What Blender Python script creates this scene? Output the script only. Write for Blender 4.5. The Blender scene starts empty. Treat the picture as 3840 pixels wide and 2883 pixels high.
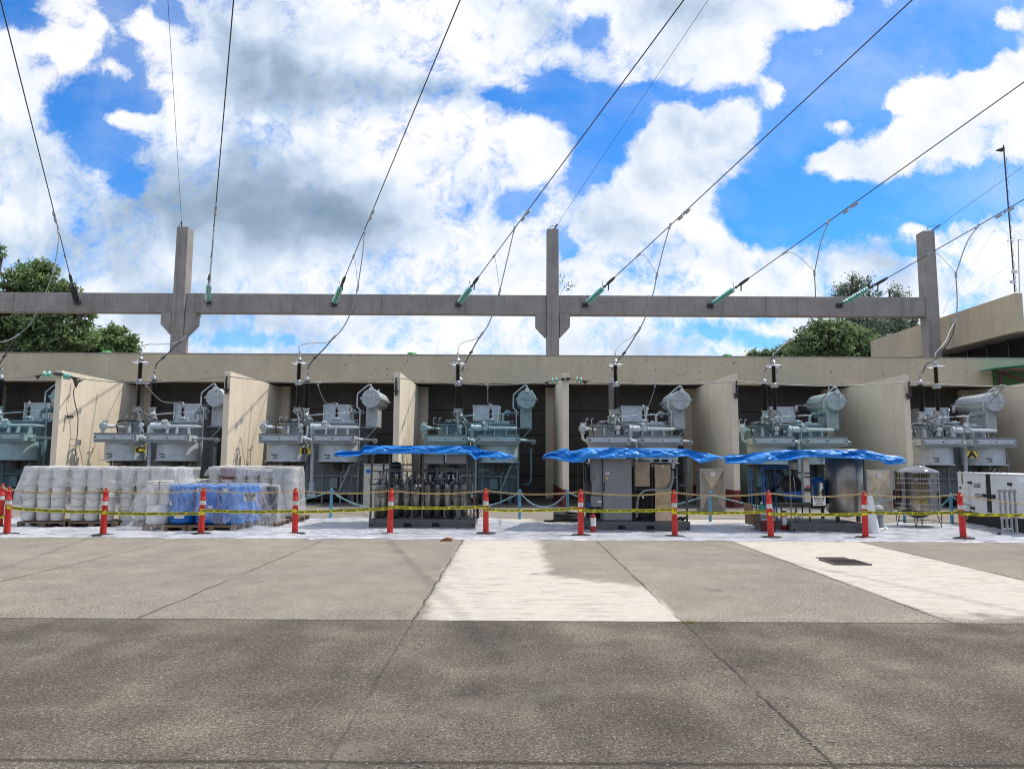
import bpy, math, random
import numpy as np
from mathutils import Vector, Matrix, noise
random.seed(7)
S = bpy.context.scene
R = math.radians
# ---------------------------------------------------------------- camera
F, PITCH, ROLL, CH = 2700.0, R(6.02), 0.0055, 1.64
fw = Vector((0, math.cos(PITCH), math.sin(PITCH)))
r0 = Vector((1, 0, 0)); u0 = r0.cross(fw)
rt = (r0 * math.cos(ROLL) + u0 * math.sin(ROLL)).normalized(); up = rt.cross(fw)
cam = bpy.data.objects.new("camera", bpy.data.cameras.new("camera"))
S.collection.objects.link(cam); S.camera = cam
cam.data.lens = 36 * F / 3840; cam.data.sensor_width = 36
cam.data.clip_start = 0.1; cam.data.clip_end = 3000
M = Matrix((rt, up, -fw)).transposed().to_4x4(); M.translation = (0, 0, CH)
cam.matrix_world = M
CAM = Vector((0, 0, CH))
def ray(px, py): return fw + rt * ((px - 1920) / F) - up * ((py - 1441.5) / F)
def P(px, py, Y):            # the world point seen at a photo pixel, at depth Y
    d = ray(px, py); return CAM + d * (Y / d.y)
def G(px, py, z=0.0):        # the ground point seen at a photo pixel
    d = ray(px, py); return CAM + d * ((z - CH) / d.z)
S.render.resolution_x, S.render.resolution_y = 1024, 768
S.view_settings.view_transform = 'Standard'; S.view_settings.look = 'None'
S.view_settings.exposure = 0.0; S.view_settings.gamma = 1.0
S.cycles.max_bounces = 8; S.cycles.transparent_max_bounces = 24
S.cycles.use_denoising = True
S.cycles.pixel_filter_type = 'BLACKMAN_HARRIS'; S.cycles.filter_width = 1.05
S.cycles.sample_clamp_indirect = 4.0; S.cycles.caustics_reflective = False; S.cycles.caustics_refractive = False; S.cycles.blur_glossy = 1.0
try: S.cycles.denoiser = 'OPENIMAGEDENOISE'
except Exception: pass
# ---------------------------------------------------------------- node helper
class NT:
    def __init__(s, tree): s.t = tree; s.N = tree.nodes; s.L = tree.links
    def put(s, sock, v):
        if v is None: return
        if isinstance(v, bpy.types.NodeSocket): s.L.new(v, sock)
        else:
            try: sock.default_value = v
            except Exception: sock.default_value = (v, v, v, 1) if len(sock.default_value) == 4 else (v, v, v)
    def n(s, ty, ins=(), **kw):
        nd = s.N.new(ty)
        for k, v in kw.items(): setattr(nd, k, v)
        for k, v in (ins.items() if isinstance(ins, dict) else enumerate(ins)): s.put(nd.inputs[k], v)
        return nd
    def m(s, op, a, b=None, c=None): return s.n('ShaderNodeMath', [a, b, c][:2 if c is None else 3] if b is not None else [a], operation=op).outputs[0]
    def v(s, op, a, b=None):
        nd = s.n('ShaderNodeVectorMath', [a] if b is None else [a, b], operation=op)
        return nd.outputs['Value'] if op in ('LENGTH', 'DOT_PRODUCT', 'DISTANCE') else nd.outputs[0]
    def mr(s, v, a, b, c=0., d=1., smooth=False):
        return s.n('ShaderNodeMapRange', {0: v, 1: a, 2: b, 3: c, 4: d}, interpolation_type='SMOOTHSTEP' if smooth else 'LINEAR').outputs[0]
    def mix(s, f, a, b, mode='MIX'):
        nd = s.n('ShaderNodeMix', data_type='RGBA', blend_type=mode)
        s.put(nd.inputs[0], f); s.put(nd.inputs[6], col4(a)); s.put(nd.inputs[7], col4(b)); return nd.outputs[2]
    def noise(s, vec, scale, detail=4, rough=.55, w=None):
        nd = s.n('ShaderNodeTexNoise', {'Vector': vec, 'Scale': scale, 'Detail': detail, 'Roughness': rough}); return nd.outputs[0]
    def ramp(s, f, stops):
        nd = s.n('ShaderNodeValToRGB', [f]); e = nd.color_ramp.elements
        while len(e) < len(stops): e.new(.5)
        for q, (p, c) in zip(e, stops): q.position = p; q.color = col4(c) if not isinstance(c, float) else (c, c, c, 1)
        return nd.outputs[0]
def col4(c): return (*c, 1) if isinstance(c, tuple) and len(c) == 3 else c
# ---------------------------------------------------------------- world: Nishita sky with clouds laid out by direction
SUNV = Vector((.54, .12, 1.0)).normalized()
W = bpy.data.worlds.new("World"); S.world = W; W.use_nodes = True
t = NT(W.node_tree); W.node_tree.nodes.clear()
sky = t.n('ShaderNodeTexSky', sky_type='NISHITA', sun_disc=False)
sky.sun_elevation = math.asin(SUNV.z); sky.sun_rotation = math.atan2(SUNV.x, SUNV.y)
sky.air_density = 1.0; sky.dust_density = .3; sky.ozone_density = 2.0
tc = t.n('ShaderNodeTexCoord').outputs['Generated']
sp = t.n('ShaderNodeSeparateXYZ', [tc])
yy = t.m('MAXIMUM', sp.outputs[1], .06)
pc = t.n('ShaderNodeCombineXYZ', [t.m('DIVIDE', sp.outputs[0], yy), t.m('DIVIDE', sp.outputs[2], yy), 0.0]).outputs[0]
wn = t.n('ShaderNodeTexNoise', {'Vector': pc, 'Scale': 5.0, 'Detail': 5.0, 'Roughness': .6}).outputs[1]
warp = t.v('SCALE', t.v('SUBTRACT', wn, (.5, .5, .5)))
warp.node.inputs['Scale'].default_value = .10
pw = t.v('ADD', pc, warp)
def blobs(vec, lst, r0_=1.45, r1_=.1):
    acc = None
    for (bx, by, rx, ry, w) in lst:
        d = ray(bx, by); c = (d.x / d.y, d.z / d.y, 0)
        q = t.v('MULTIPLY', t.v('SUBTRACT', vec, c), (F / rx, F / ry, 0))
        g = t.m('MULTIPLY', t.mr(t.v('LENGTH', q), r0_, r1_, 0, 1, True), w)
        acc = g if acc is None else t.m('ADD', acc, g)
    return acc
NEG = [(485,270,140,150,1.1),(290,385,170,120,1.2),(410,530,130,120,1.2),(485,670,80,100,1.1),(60,40,150,90,1.1),(620,30,80,80,1.1),(700,120,50,60,.5),(150,110,80,60,.7),(450,45,100,110,1.1),(130,250,70,50,.7),(540,380,70,60,.7),
 (1850,350,80,60,.6),(2205,115,80,60,.9),(2090,290,150,70,1.),(2250,390,240,100,1.3),(2290,490,180,130,1.5),(2210,630,130,120,1.3),(1970,390,150,70,1.),(1960,760,90,80,.8),(2490,330,180,60,1.1),(2700,360,110,60,1.),
 (3080,260,290,240,1.2),(3420,110,400,240,1.3),(2940,600,160,240,1.3),(2800,760,160,120,1.2),(3070,790,320,140,1.2),(3370,790,270,130,1.2),(3620,770,230,90,1.2),(3760,690,180,80,1.1),(3230,410,170,130,.9),(3395,935,130,35,.8),(3000,480,160,110,.9),(3650,90,240,150,1.),(2880,870,160,60,.9),
 (2640,1250,160,45,.5),(2900,1290,220,45,.7),(950,1270,200,35,.6),(2900,1180,120,40,.5),(1400,1300,200,30,.4),(2120,930,40,50,.5)]
POS = [(1150,780,380,230,.45),(900,200,500,200,.4),(260,205,100,60,1.),(350,130,50,80,.8),(440,275,90,28,.8),(500,425,110,36,1.2),(530,90,80,80,.9),(60,140,70,40,.5),
 (3660,370,250,110,1.2),(3530,545,190,90,1.05),(3810,270,140,90,1.2),(3390,395,110,45,1.),(3100,480,90,38,1.1),(3090,600,120,50,1.1),(3265,630,130,65,1.2),(3050,190,50,45,1.15),(2905,350,55,75,1.4),
 (2610,70,440,110,1.1),(2790,205,150,105,1.3),(3010,50,170,75,1.2),(2920,775,130,34,1.),(3390,860,80,32,1.),(3810,80,55,45,1.),
 (2530,530,200,120,1.3),(2400,740,230,150,1.2),(2750,430,95,90,1.5),(2010,570,130,90,1.1),(2640,880,110,60,.6)]
GREY = [(950,150,430,230,.75),(1200,330,420,130,.55),(1480,340,260,100,.45),(760,690,360,230,.65),(1080,800,460,230,.7),(1330,850,380,170,.75),(600,600,160,200,.4),
 (2530,40,330,110,.55),(2285,820,240,150,.5),(1700,330,220,120,.3),(120,560,240,160,.35),(2480,1000,380,110,.4),(2400,1300,500,70,.5),(700,1180,400,70,.4),(1300,1230,400,70,.4),(3300,1150,400,90,.3),(200,900,250,120,.3)]
fb = t.m('ADD', t.m('MULTIPLY', t.noise(pw, 6.0, 13, .68), .52), t.m('MULTIPLY', t.noise(pw, 20., 10, .70), .48))
sh1 = t.noise(pw, 4.2, 7, .55)
sh2 = t.noise(t.v('ADD', pw, (.022, .040, .0)), 4.2, 7, .55)
dens = t.m('ADD', t.m('ADD', t.m('SUBTRACT', .55, blobs(pw, NEG)), blobs(pw, POS)), t.m('MULTIPLY', t.m('SUBTRACT', fb, .5), 5.0))
alpha = t.mr(dens, -.30, .70, 0, 1, True)
wisp = t.mr(t.noise(t.v('MULTIPLY', pw, (1, 1.6, 1)), 2.6, 9, .62), .42, .8, 0, .45)
alpha = t.m('MAXIMUM', alpha, wisp)
alpha = t.m('MULTIPLY', alpha, t.mr(sp.outputs[1], -.15, .25, .72, 1.))
relief = t.m('MULTIPLY', t.m('SUBTRACT', sh1, sh2), 2.0)      # sides turned to the sun read brighter
gr = blobs(t.v('ADD', pc, t.v('MULTIPLY', warp, (.9, .9, 0))), GREY, 1.5, 0.)
soft = t.m('MULTIPLY', t.mr(t.noise(pw, 2.0, 4, .45), .38, .7, 0, 1), .42)
lum = t.m('SUBTRACT', t.m('ADD', t.m('SUBTRACT', 1.06, t.m('MULTIPLY', gr, .56)), relief), soft)
ccol = t.ramp(lum, [(.0, (.22, .32, .44)), (.3, (.34, .45, .59)), (.58, (.55, .67, .83)), (.82, (.85, .91, 1.0)), (1.0, (1.0, 1.0, 1.0))])
ccol = t.mix(1.0, ccol, (10.3, 10.3, 10.3), 'MULTIPLY')
skyc = t.mix(1.0, sky.outputs[0], (.46, 1.30, 2.15), 'MULTIPLY')
out = t.mix(alpha, skyc, ccol)
bg = t.n('ShaderNodeBackground', {'Color': out, 'Strength': .1})
t.L.new(bg.outputs[0], t.n('ShaderNodeOutputWorld').inputs[0])
sun = bpy.data.objects.new("sun", bpy.data.lights.new("sun", 'SUN')); S.collection.objects.link(sun)
sun.data.energy = 3.7; sun.data.angle = R(.53); sun.data.color = (1, .945, .86)
sun.rotation_euler = SUNV.to_track_quat('Z', 'Y').to_euler(); sun.location = (20, 10, 40)
# ---------------------------------------------------------------- mesh helpers
WL = {}
def tag(o, label=None, cat=None, group=None, kind=None):
    if label: o['label'] = label
    if cat: o['category'] = cat
    if group: o['group'] = group
    if kind: o['kind'] = kind
    return o
def thing(name, loc, label, cat, group=None):
    o = bpy.data.objects.new(name, None); S.collection.objects.link(o); o.location = loc
    o.empty_display_size = .2; WL[o] = Vector(loc); return tag(o, label, cat, group)
def smooth(pts, k=6):
    p = [Vector(q) for q in pts]
    if len(p) < 3: return p
    e = [2 * p[0] - p[1]] + p + [2 * p[-1] - p[-2]]; o = []
    for i in range(1, len(e) - 2):
        for j in range(k):
            a = j / k
            o.append(.5 * ((2 * e[i]) + (e[i+1] - e[i-1]) * a + (2*e[i-1] - 5*e[i] + 4*e[i+1] - e[i+2]) * a*a + (3*e[i] - e[i-1] - 3*e[i+1] + e[i+2]) * a**3))
    return o + [p[-1]]
def frame(d):
    d = d.normalized(); a = Vector((0, 0, 1)) if abs(d.z) < .95 else Vector((1, 0, 0))
    x = d.cross(a).normalized(); return x, x.cross(d)
class MB:
    def __init__(s): s.V = []; s.Fc = []; s.S = []
    def add(s, vs, fs, sm=False):
        b = len(s.V); s.V += [Vector(v) for v in vs]; s.Fc += [tuple(i + b for i in f) for f in fs]; s.S += [sm] * len(fs); return s
    def box(s, x0, x1, y0, y1, z0, z1):
        v = [(x, y, z) for x in (x0, x1) for y in (y0, y1) for z in (z0, z1)]
        return s.add(v, [(0,1,3,2),(4,6,7,5),(0,4,5,1),(2,3,7,6),(0,2,6,4),(1,5,7,3)])
    def bar(s, a, b, w, h=None):       # rectangular bar between two points
        a, b = Vector(a), Vector(b); x, y = frame(b - a); h = h or w; x *= w / 2; y *= h / 2
        v = [p + q for p in (a, b) for q in (-x - y, x - y, x + y, -x + y)]
        return s.add(v, [(3,2,1,0),(4,5,6,7),(0,1,5,4),(1,2,6,5),(2,3,7,6),(3,0,4,7)])
    def lathe(s, prof, c, ax=(0, 0, 1), n=20, caps=True, sm=True):
        c = Vector(c); ax = Vector(ax).normalized(); x, y = frame(ax); v = []
        for r, h in prof:
            for i in range(n):
                a = 2 * math.pi * i / n; v.append(c + ax * h + (x * math.cos(a) + y * math.sin(a)) * r)
        f = [(k*n+i, k*n+(i+1) % n, (k+1)*n+(i+1) % n, (k+1)*n+i) for k in range(len(prof)-1) for i in range(n)]
        s.add(v, f, sm)
        if caps: s.add(v[:n], [tuple(range(n))[::-1]]); s.add(v[-n:], [tuple(range(n))])
        return s
    def cyl(s, a, b, r, r1=None, n=14, sm=True):
        a, b = Vector(a), Vector(b); return s.lathe([(r, 0), (r if r1 is None else r1, (b - a).length)], a, b - a, n, sm=sm)
    def tube(s, pts, r, n=8, k=0):
        p = smooth(pts, k) if k else [Vector(q) for q in pts]; v = []; x = None
        for i, q in enumerate(p):
            d = (p[min(i+1, len(p)-1)] - p[max(i-1, 0)]).normalized()
            if x is None: x, _ = frame(d)
            else: x = (x - d * x.dot(d)).normalized()
            y = d.cross(x)
            for j in range(n):
                a = 2 * math.pi * j / n; v.append(q + (x * math.cos(a) + y * math.sin(a)) * r)
        s.add(v, [(k2*n+i, k2*n+(i+1) % n, (k2+1)*n+(i+1) % n, (k2+1)*n+i) for k2 in range(len(p)-1) for i in range(n)], True)
        s.add(v[:n], [tuple(range(n))]); s.add(v[-n:], [tuple(range(n))[::-1]]); return s
    def torus(s, c, ax, Rr, r, n=24, m=8, stretch=None):
        c = Vector(c); ax = Vector(ax).normalized(); x, y = frame(ax); v = []
        for i in range(n):
            a = 2 * math.pi * i / n; d = x * math.cos(a) + y * math.sin(a)
            o = c + d * Rr
            if stretch is not None: o = o + stretch * (1 if d.dot(stretch) > 0 else -1)
            for j in range(m):
                b = 2 * math.pi * j / m; v.append(o + (d * math.cos(b) + ax * math.sin(b)) * r)
        return s.add(v, [(i*m+j, ((i+1) % n)*m+j, ((i+1) % n)*m+(j+1) % m, i*m+(j+1) % m) for i in range(n) for j in range(m)], True)
    def prism(s, poly, vec, sm=False):  # closed polygon (3-D points) pushed along vec
        n = len(poly); p = [Vector(q) for q in poly]; q = [a + Vector(vec) for a in p]
        return s.add(p + q, [tuple(range(n))[::-1], tuple(range(n, 2*n))] + [(i, (i+1) % n, n+(i+1) % n, n+i) for i in range(n)], sm)
    def grid(s, fn, nu, nv, sm=True, keep=None):
        v = [fn(i / nu, j / nv) for j in range(nv + 1) for i in range(nu + 1)]
        f = [(j*(nu+1)+i, j*(nu+1)+i+1, (j+1)*(nu+1)+i+1, (j+1)*(nu+1)+i) for j in range(nv) for i in range(nu)]
        if keep: f = [q for q in f if keep([v[k] for k in q])]
        return s.add(v, f, sm)
    def build(s, name, mat, parent=None, label=None, bevel=0):
        me = bpy.data.meshes.new(name)
        if parent is None:
            n = len(s.V); c = Vector((sum(v.x for v in s.V)/n, sum(v.y for v in s.V)/n, min(v.z for v in s.V)))
        else: c = WL[parent]
        me.from_pydata([tuple(v - c) for v in s.V], [], s.Fc)
        me.polygons.foreach_set('use_smooth', s.S); me.materials.append(mat); me.validate(); me.update()
        o = bpy.data.objects.new(name, me); S.collection.objects.link(o)
        if parent is None: o.location = c
        else: o.parent = parent
        WL[o] = c
        if bevel:
            b = o.modifiers.new('bevel', 'BEVEL'); b.width = bevel; b.segments = 2; b.limit_method = 'ANGLE'
        if label: o['label'] = label
        return o
def copy_tree(o, delta=None, parent=None, swap=None):
    c = o.copy(); S.collection.objects.link(c); c.parent = parent
    if delta is not None: c.location = o.location + Vector(delta)
    WL[c] = WL[o] + Vector(delta) if delta is not None else WL[parent]
    if swap and c.type == 'MESH':
        for sl in c.material_slots:
            if sl.material in swap: k = swap[sl.material]; sl.link = 'OBJECT'; sl.material = k
    for ch in [x for x in o.children]: copy_tree(ch, None, c, swap)
    return c
TXT = {}
def text(body, size, loc, mat, parent, rot=(R(90), 0, 0), bold=.0, name='lettering', sx=1.0, align='CENTER'):
    cu = bpy.data.curves.new(name, 'FONT'); cu.body = body; cu.size = size; cu.align_x = align; cu.align_y = 'CENTER'
    cu.extrude = .0008; cu.offset = bold; cu.resolution_u = 3; cu.materials.append(mat)
    key = (body, size, bold, mat.name, align)
    if key not in TXT:
        tmp = bpy.data.objects.new('tmp', cu); S.collection.objects.link(tmp); bpy.context.view_layer.update()
        me = bpy.data.meshes.new_from_object(tmp.evaluated_get(bpy.context.evaluated_depsgraph_get())); bpy.data.objects.remove(tmp)
        me.materials.clear(); me.materials.append(mat); TXT[key] = me
    bpy.data.curves.remove(cu)
    o = bpy.data.objects.new(name, TXT[key]); S.collection.objects.link(o); o.rotation_euler = rot; o.scale = (sx, 1, 1)
    if parent: o.parent = parent; o.location = Vector(loc) - WL[parent]
    else: o.location = loc
    WL[o] = Vector(loc); return o
# ---------------------------------------------------------------- materials
def mat(name, c, rough=.6, metal=0., var=.12, vscale=4., streak=0., bump=0., bscale=40., c2=None, c2amt=.5, spec=.5, island=0., dirt=None, coat=0., spots=0.):
    m = bpy.data.materials.new(name); m.use_nodes = True; t = NT(m.node_tree)
    b = m.node_tree.nodes['Principled BSDF']; b.inputs['Roughness'].default_value = rough; b.inputs['Metallic'].default_value = metal
    b.inputs['Specular IOR Level'].default_value = spec; b.inputs['Coat Weight'].default_value = coat
    g = t.n('ShaderNodeNewGeometry'); pos = g.outputs['Position']
    n1 = t.noise(pos, vscale, 6, .6)
    col = t.mix(1., c, t.ramp(n1, [(.3, 1 - var), (.7, 1 + var * .4)]), 'MULTIPLY') if var else col4(c)
    if c2: col = t.mix(t.mr(t.noise(pos, vscale * .45, 8, .65), .5, .5 + c2amt * .4), col, c2)
    if streak:
        st = t.noise(t.v('MULTIPLY', pos, (1, 1, .06)), 3.3, 6, .7)
        col = t.mix(t.mr(st, .52, .78, 0, streak), col, (c[0] * .35, c[1] * .35, c[2] * .33))
    if dirt:
        z = t.n('ShaderNodeSeparateXYZ', [pos]).outputs[2]
        f = t.m('MULTIPLY', t.mr(t.m('ADD', z, t.m('MULTIPLY', t.noise(t.v('MULTIPLY', pos, (1, 1, .3)), 5, 6, .7), dirt[1])), dirt[0] + dirt[1] * .7, dirt[0] - .25, 0, 1), dirt[2])
        col = t.mix(f, col, dirt[3])
    if spots:
        sn = t.noise(t.v('MULTIPLY', pos, (1, 1, .6)), 9, 3, .5)
        col = t.mix(t.mr(sn, .66, .72, 0, spots), col, (c[0] * .30, c[1] * .29, c[2] * .28))
        col = t.mix(t.mr(t.noise(pos, .5, 6, .65), .5, .68, 0, .35 * spots), col, (c[0] * .70, c[1] * .72, c[2] * .78))
    if island: col = t.mix(1., col, t.ramp(g.outputs['Random Per Island'], [(0., 1 - island), (1., 1.)]), 'MULTIPLY')
    t.put(b.inputs['Base Color'], col)
    if bump:
        bn = t.n('ShaderNodeBump', {'Strength': bump, 'Distance': .02, 'Height': t.noise(pos, bscale, 4, .6)}); t.L.new(bn.outputs[0], b.inputs['Normal'])
    return m
MT = {}
MT['cream'] = mat('cream_paint', (.80, .69, .525), .85, spots=.5, streak=.34, var=.1, vscale=1.2, bump=.15, bscale=30)
MT['fascia'] = mat('weathered_cream_paint', (.59, .49, .335), .9, spots=.8, streak=.38, var=.13, vscale=.9, c2=(.47, .43, .34), c2amt=.7, bump=.15, bscale=30)
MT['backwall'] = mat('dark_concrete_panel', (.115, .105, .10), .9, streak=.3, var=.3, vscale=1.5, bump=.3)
MT['joint'] = mat('dark_joint', (.02, .02, .02), .9)
MT['gantry'] = mat('grey_concrete', (.34, .305, .275), .92, spots=.6, streak=.8, var=.22, vscale=1.6, bump=.3, bscale=25)
MT['redpaint'] = mat('oxide_red_paint', (.20, .035, .03), .7, var=.25)
MT['gpaint'] = mat('grey_equipment_paint', (.49, .54, .565), .40, var=.2, vscale=5, streak=.22)
MT['gtray'] = mat('galvanised_tray', (.30, .325, .345), .45, metal=.3, var=.2, vscale=9)
MT['gtank'] = mat('grey_tank_paint', (.25, .29, .31), .5, var=.25, vscale=4, streak=.3)
MT['tpaint'] = mat('teal_equipment_paint', (.30, .43, .45), .40, var=.2, vscale=5, streak=.2)
MT['ttray'] = mat('teal_tray_paint', (.19, .28, .28), .5, metal=.1, var=.2, vscale=9)
MT['ttank'] = mat('teal_tank_paint', (.13, .215, .245), .5, var=.25, vscale=4, streak=.15)
MT['galv'] = mat('galvanised_sheet', (.55, .60, .64), .38, metal=.55, var=.25, vscale=7, c2=(.3, .36, .42), c2amt=.8)
MT['blk'] = mat('black_rubber', (.012, .012, .013), .6, var=.3)
MT['brownins'] = mat('brown_porcelain', (.012, .008, .008), .2, var=.1)
MT['blackins'] = mat('black_porcelain', (.018, .016, .018), .22, var=.1)
MT['greyins'] = mat('grey_porcelain', (.36, .37, .38), .25, var=.1)
MT['steel'] = mat('dull_steel', (.42, .43, .44), .42, metal=.7, var=.2, vscale=8)
MT['bright'] = mat('bright_aluminium', (.72, .73, .74), .35, metal=.8, var=.12, vscale=8)
MT['darksteel'] = mat('dark_steel', (.06, .058, .055), .55, metal=.3, var=.3, vscale=6)
MT['frame'] = mat('weathered_stainless_frame', (.10, .097, .088), .5, metal=.6, var=.3, vscale=6)
MT['cable'] = mat('weathered_cable', (.07, .07, .075), .6, var=.1)
MT['cablel'] = mat('bare_aluminium_cable', (.30, .31, .30), .5, metal=.4, var=.1)
MT['white'] = mat('white_paint', (.74, .76, .76), .5, var=.1)
MT['gauge'] = mat('gauge_face', (.7, .71, .70), .3, var=.05)
MT['hole'] = mat('dark_hole', (.006, .006, .007), .9, var=0)
MT['yellow'] = mat('yellow_plate', (.72, .56, .03), .55, var=.15)
MT['ink'] = mat('black_ink', (.012, .012, .012), .6, var=0)
MT['tape'] = mat('yellow_caution_tape', (.78, .70, .03), .4, var=.12, vscale=6)
MT['bred'] = mat('red_plastic', (.62, .022, .012), .45, var=.2, vscale=7, dirt=(.12, .18, .7, (.16, .06, .045)))
MT['reflect'] = mat('reflective_sleeve', (.66, .64, .60), .4, var=.25, vscale=20)
MT['bluep'] = mat('blue_post_paint', (.10, .33, .52), .5, var=.2, vscale=8, dirt=(.05, .3, .6, (.25, .25, .24)))
MT['chy'] = mat('faded_yellow_chain', (.42, .30, .11), .5, var=.3, vscale=15)
MT['chb'] = mat('blue_green_chain', (.20, .42, .46), .45, var=.3, vscale=12, c2=(.55, .62, .68))
MT['tarp'] = mat('blue_tarpaulin', (.012, .24, .72), .42, var=.2, c2=(.10, .38, .80), c2amt=1.2, vscale=5, bump=.2, bscale=9)
MT['bucket'] = mat('white_pail_plastic', (.78, .78, .74), .45, var=.2, vscale=5, island=.16, dirt=(.2, .3, .25, (.30, .27, .22)))
MT['lid'] = mat('cream_pail_lid', (.66, .63, .53), .45, var=.15, vscale=8)
MT['redpail'] = mat('dark_red_pail_plastic', (.24, .06, .07), .45, var=.2)
MT['drum'] = mat('blue_drum_plastic', (.004, .15, .50), .3, var=.15, vscale=5)
MT['paper'] = mat('white_label_paper', (.7, .7, .68), .7, var=.2, vscale=30)
MT['wood'] = mat('pallet_wood', (.20, .135, .085), .85, var=.4, vscale=9, c2=(.10, .07, .05), bump=.4)
MT['cabgrey'] = mat('grey_cabinet_paint', (.20, .205, .205), .5, var=.12)
MT['cabcream'] = mat('cream_cabinet_paint', (.50, .49, .42), .5, var=.12)
MT['ss'] = mat('brushed_stainless', (.62, .55, .46), .22, metal=.95, var=.3, vscale=3, bump=.3, bscale=1.3)
MT['ssdull'] = mat('dull_stainless', (.30, .285, .26), .34, metal=.85, var=.3, vscale=4, c2=(.42, .34, .24), c2amt=.7)
MT['ssmirror'] = mat('polished_stainless', (.36, .35, .345), .08, metal=1., var=.06)
MT['skid'] = mat('grey_skid_paint', (.115, .115, .108), .6, var=.3, vscale=5, dirt=(.05, .2, .5, (.10, .085, .07)))
MT['vgreen'] = mat('green_vent_paint', (.04, .30, .08), .5, var=.15)
MT['groof'] = mat('green_roof_sheet', (.02, .28, .14), .5, var=.15)
MT['gwall'] = mat('green_wall_paint', (.07, .15, .045), .8, var=.2, streak=.2)
MT['maroon'] = mat('maroon_steel_paint', (.10, .025, .02), .6, var=.2)
MT['card'] = mat('brown_cardboard', (.34, .22, .13), .85, var=.2)
MT['extred'] = mat('extinguisher_red', (.30, .01, .012), .35, var=.1)
MT['hose'] = mat('black_hose', (.02, .02, .02), .5, var=.2)
MT['hosegrey'] = mat('grey_hose', (.20, .22, .20), .5, var=.2)
MT['bluesteel'] = mat('blue_machine_paint', (.015, .12, .38), .5, var=.2)
MT['brick'] = mat('broken_brick', (.30, .12, .07), .9, var=.3, vscale=30)
MT['stone'] = mat('pale_pebble', (.30, .28, .25), .85, var=.3, vscale=30, island=.6)
MT['rust'] = mat('rusty_grate_steel', (.10, .075, .06), .7, var=.4, vscale=20)
MT['louvre'] = mat('dark_louvre', (.035, .032, .032), .6, var=.2)
MT['redsticker'] = mat('red_sticker', (.5, .04, .03), .5, var=0)
MT['bark'] = mat('tree_bark', (.13, .10, .075), .9, var=.3, vscale=6, bump=.5)
def glass():
    m = bpy.data.materials.new('green_insulator_glass'); m.use_nodes = True; t = NT(m.node_tree); b = m.node_tree.nodes['Principled BSDF']
    b.inputs['Base Color'].default_value = (.12, .55, .42, 1); b.inputs['Roughness'].default_value = .08; b.inputs['Transmission Weight'].default_value = .45; b.inputs['Coat Weight'].default_value = .5
    return m
MT['glass'] = glass()
def leaf(name, c, c2):
    m = bpy.data.materials.new(name); m.use_nodes = True; t = NT(m.node_tree); b = m.node_tree.nodes['Principled BSDF']
    g = t.n('ShaderNodeNewGeometry'); k = t.mix(g.outputs['Random Per Island'], c, c2)
    k = t.mix(1., k, t.ramp(t.noise(g.outputs['Position'], .8, 3), [(.3, .6), (.7, 1.25)]), 'MULTIPLY')
    t.put(b.inputs['Base Color'], k); b.inputs['Roughness'].default_value = .5
    tr = t.n('ShaderNodeBsdfTranslucent', {'Color': k}); mx = t.n('ShaderNodeMixShader', [.5, b.outputs[0], tr.outputs[0]])
    t.L.new(mx.outputs[0], m.node_tree.nodes['Material Output'].inputs[0]); return m
MT['leafA'] = leaf('broad_leaf_green', (.11, .20, .07), (.32, .41, .17))
MT['leafB'] = leaf('dark_leaf_green', (.12, .20, .08), (.29, .37, .17))
MT['leafC'] = leaf('conifer_grey_green', (.12, .17, .11), (.22, .28, .19))
def film(name, op, tint, wr=9.):
    m = bpy.data.materials.new(name); m.use_nodes = True; t = NT(m.node_tree); b = m.node_tree.nodes['Principled BSDF']
    g = t.n('ShaderNodeNewGeometry'); pos = g.outputs['Position']
    b.inputs['Base Color'].default_value = (*tint, 1); b.inputs['Roughness'].default_value = .22; b.inputs['Specular IOR Level'].default_value = .7
    n2 = t.noise(t.v('MULTIPLY', pos, (1, 1, .6)), wr * .5, 3, .5)
    bn = t.n('ShaderNodeBump', {'Strength': .8, 'Distance': .04, 'Height': n2}); t.L.new(bn.outputs[0], b.inputs['Normal'])
    dw = t.v('SCALE', t.n('ShaderNodeTexNoise', {'Vector': pos, 'Scale': 1.2}).outputs[1]); dw.node.inputs['Scale'].default_value = .45
    d2 = t.v('MULTIPLY', t.v('ADD', pos, t.v('MULTIPLY', t.v('ADD', pos, (0, 0, 0)), (0, 0, 0))), (1, 1, .32)); rg = t.noise(t.v('ADD', d2, dw), wr * .75, 3, .55)
    ridge = t.m('POWER', t.m('SUBTRACT', 1., t.m('ABSOLUTE', t.m('MULTIPLY', t.m('SUBTRACT', rg, .5), 4.))), 4.)  # white streaks painted into the film's opacity as highlights
    tr = t.n('ShaderNodeBsdfTransparent'); tl = t.n('ShaderNodeBsdfTranslucent', {'Color': (*tint, 1)})
    mm = t.n('ShaderNodeMixShader', [.35, b.outputs[0], tl.outputs[0]])
    fr = t.m('MINIMUM', t.m('ADD', t.mr(n2, .35, .65, op * .6, op * 1.25), t.m('MULTIPLY', t.m('MAXIMUM', ridge, 0.), .24)), .92)
    mx = t.n('ShaderNodeMixShader', [fr, tr.outputs[0], mm.outputs[0]])
    t.L.new(mx.outputs[0], m.node_tree.nodes['Material Output'].inputs[0]); return m
MT['film'] = film('clear_plastic_film', .13, (.86, .88, .90))
MT['filmw'] = film('milky_plastic_film', .31, (.88, .88, .90), 7.)
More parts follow.
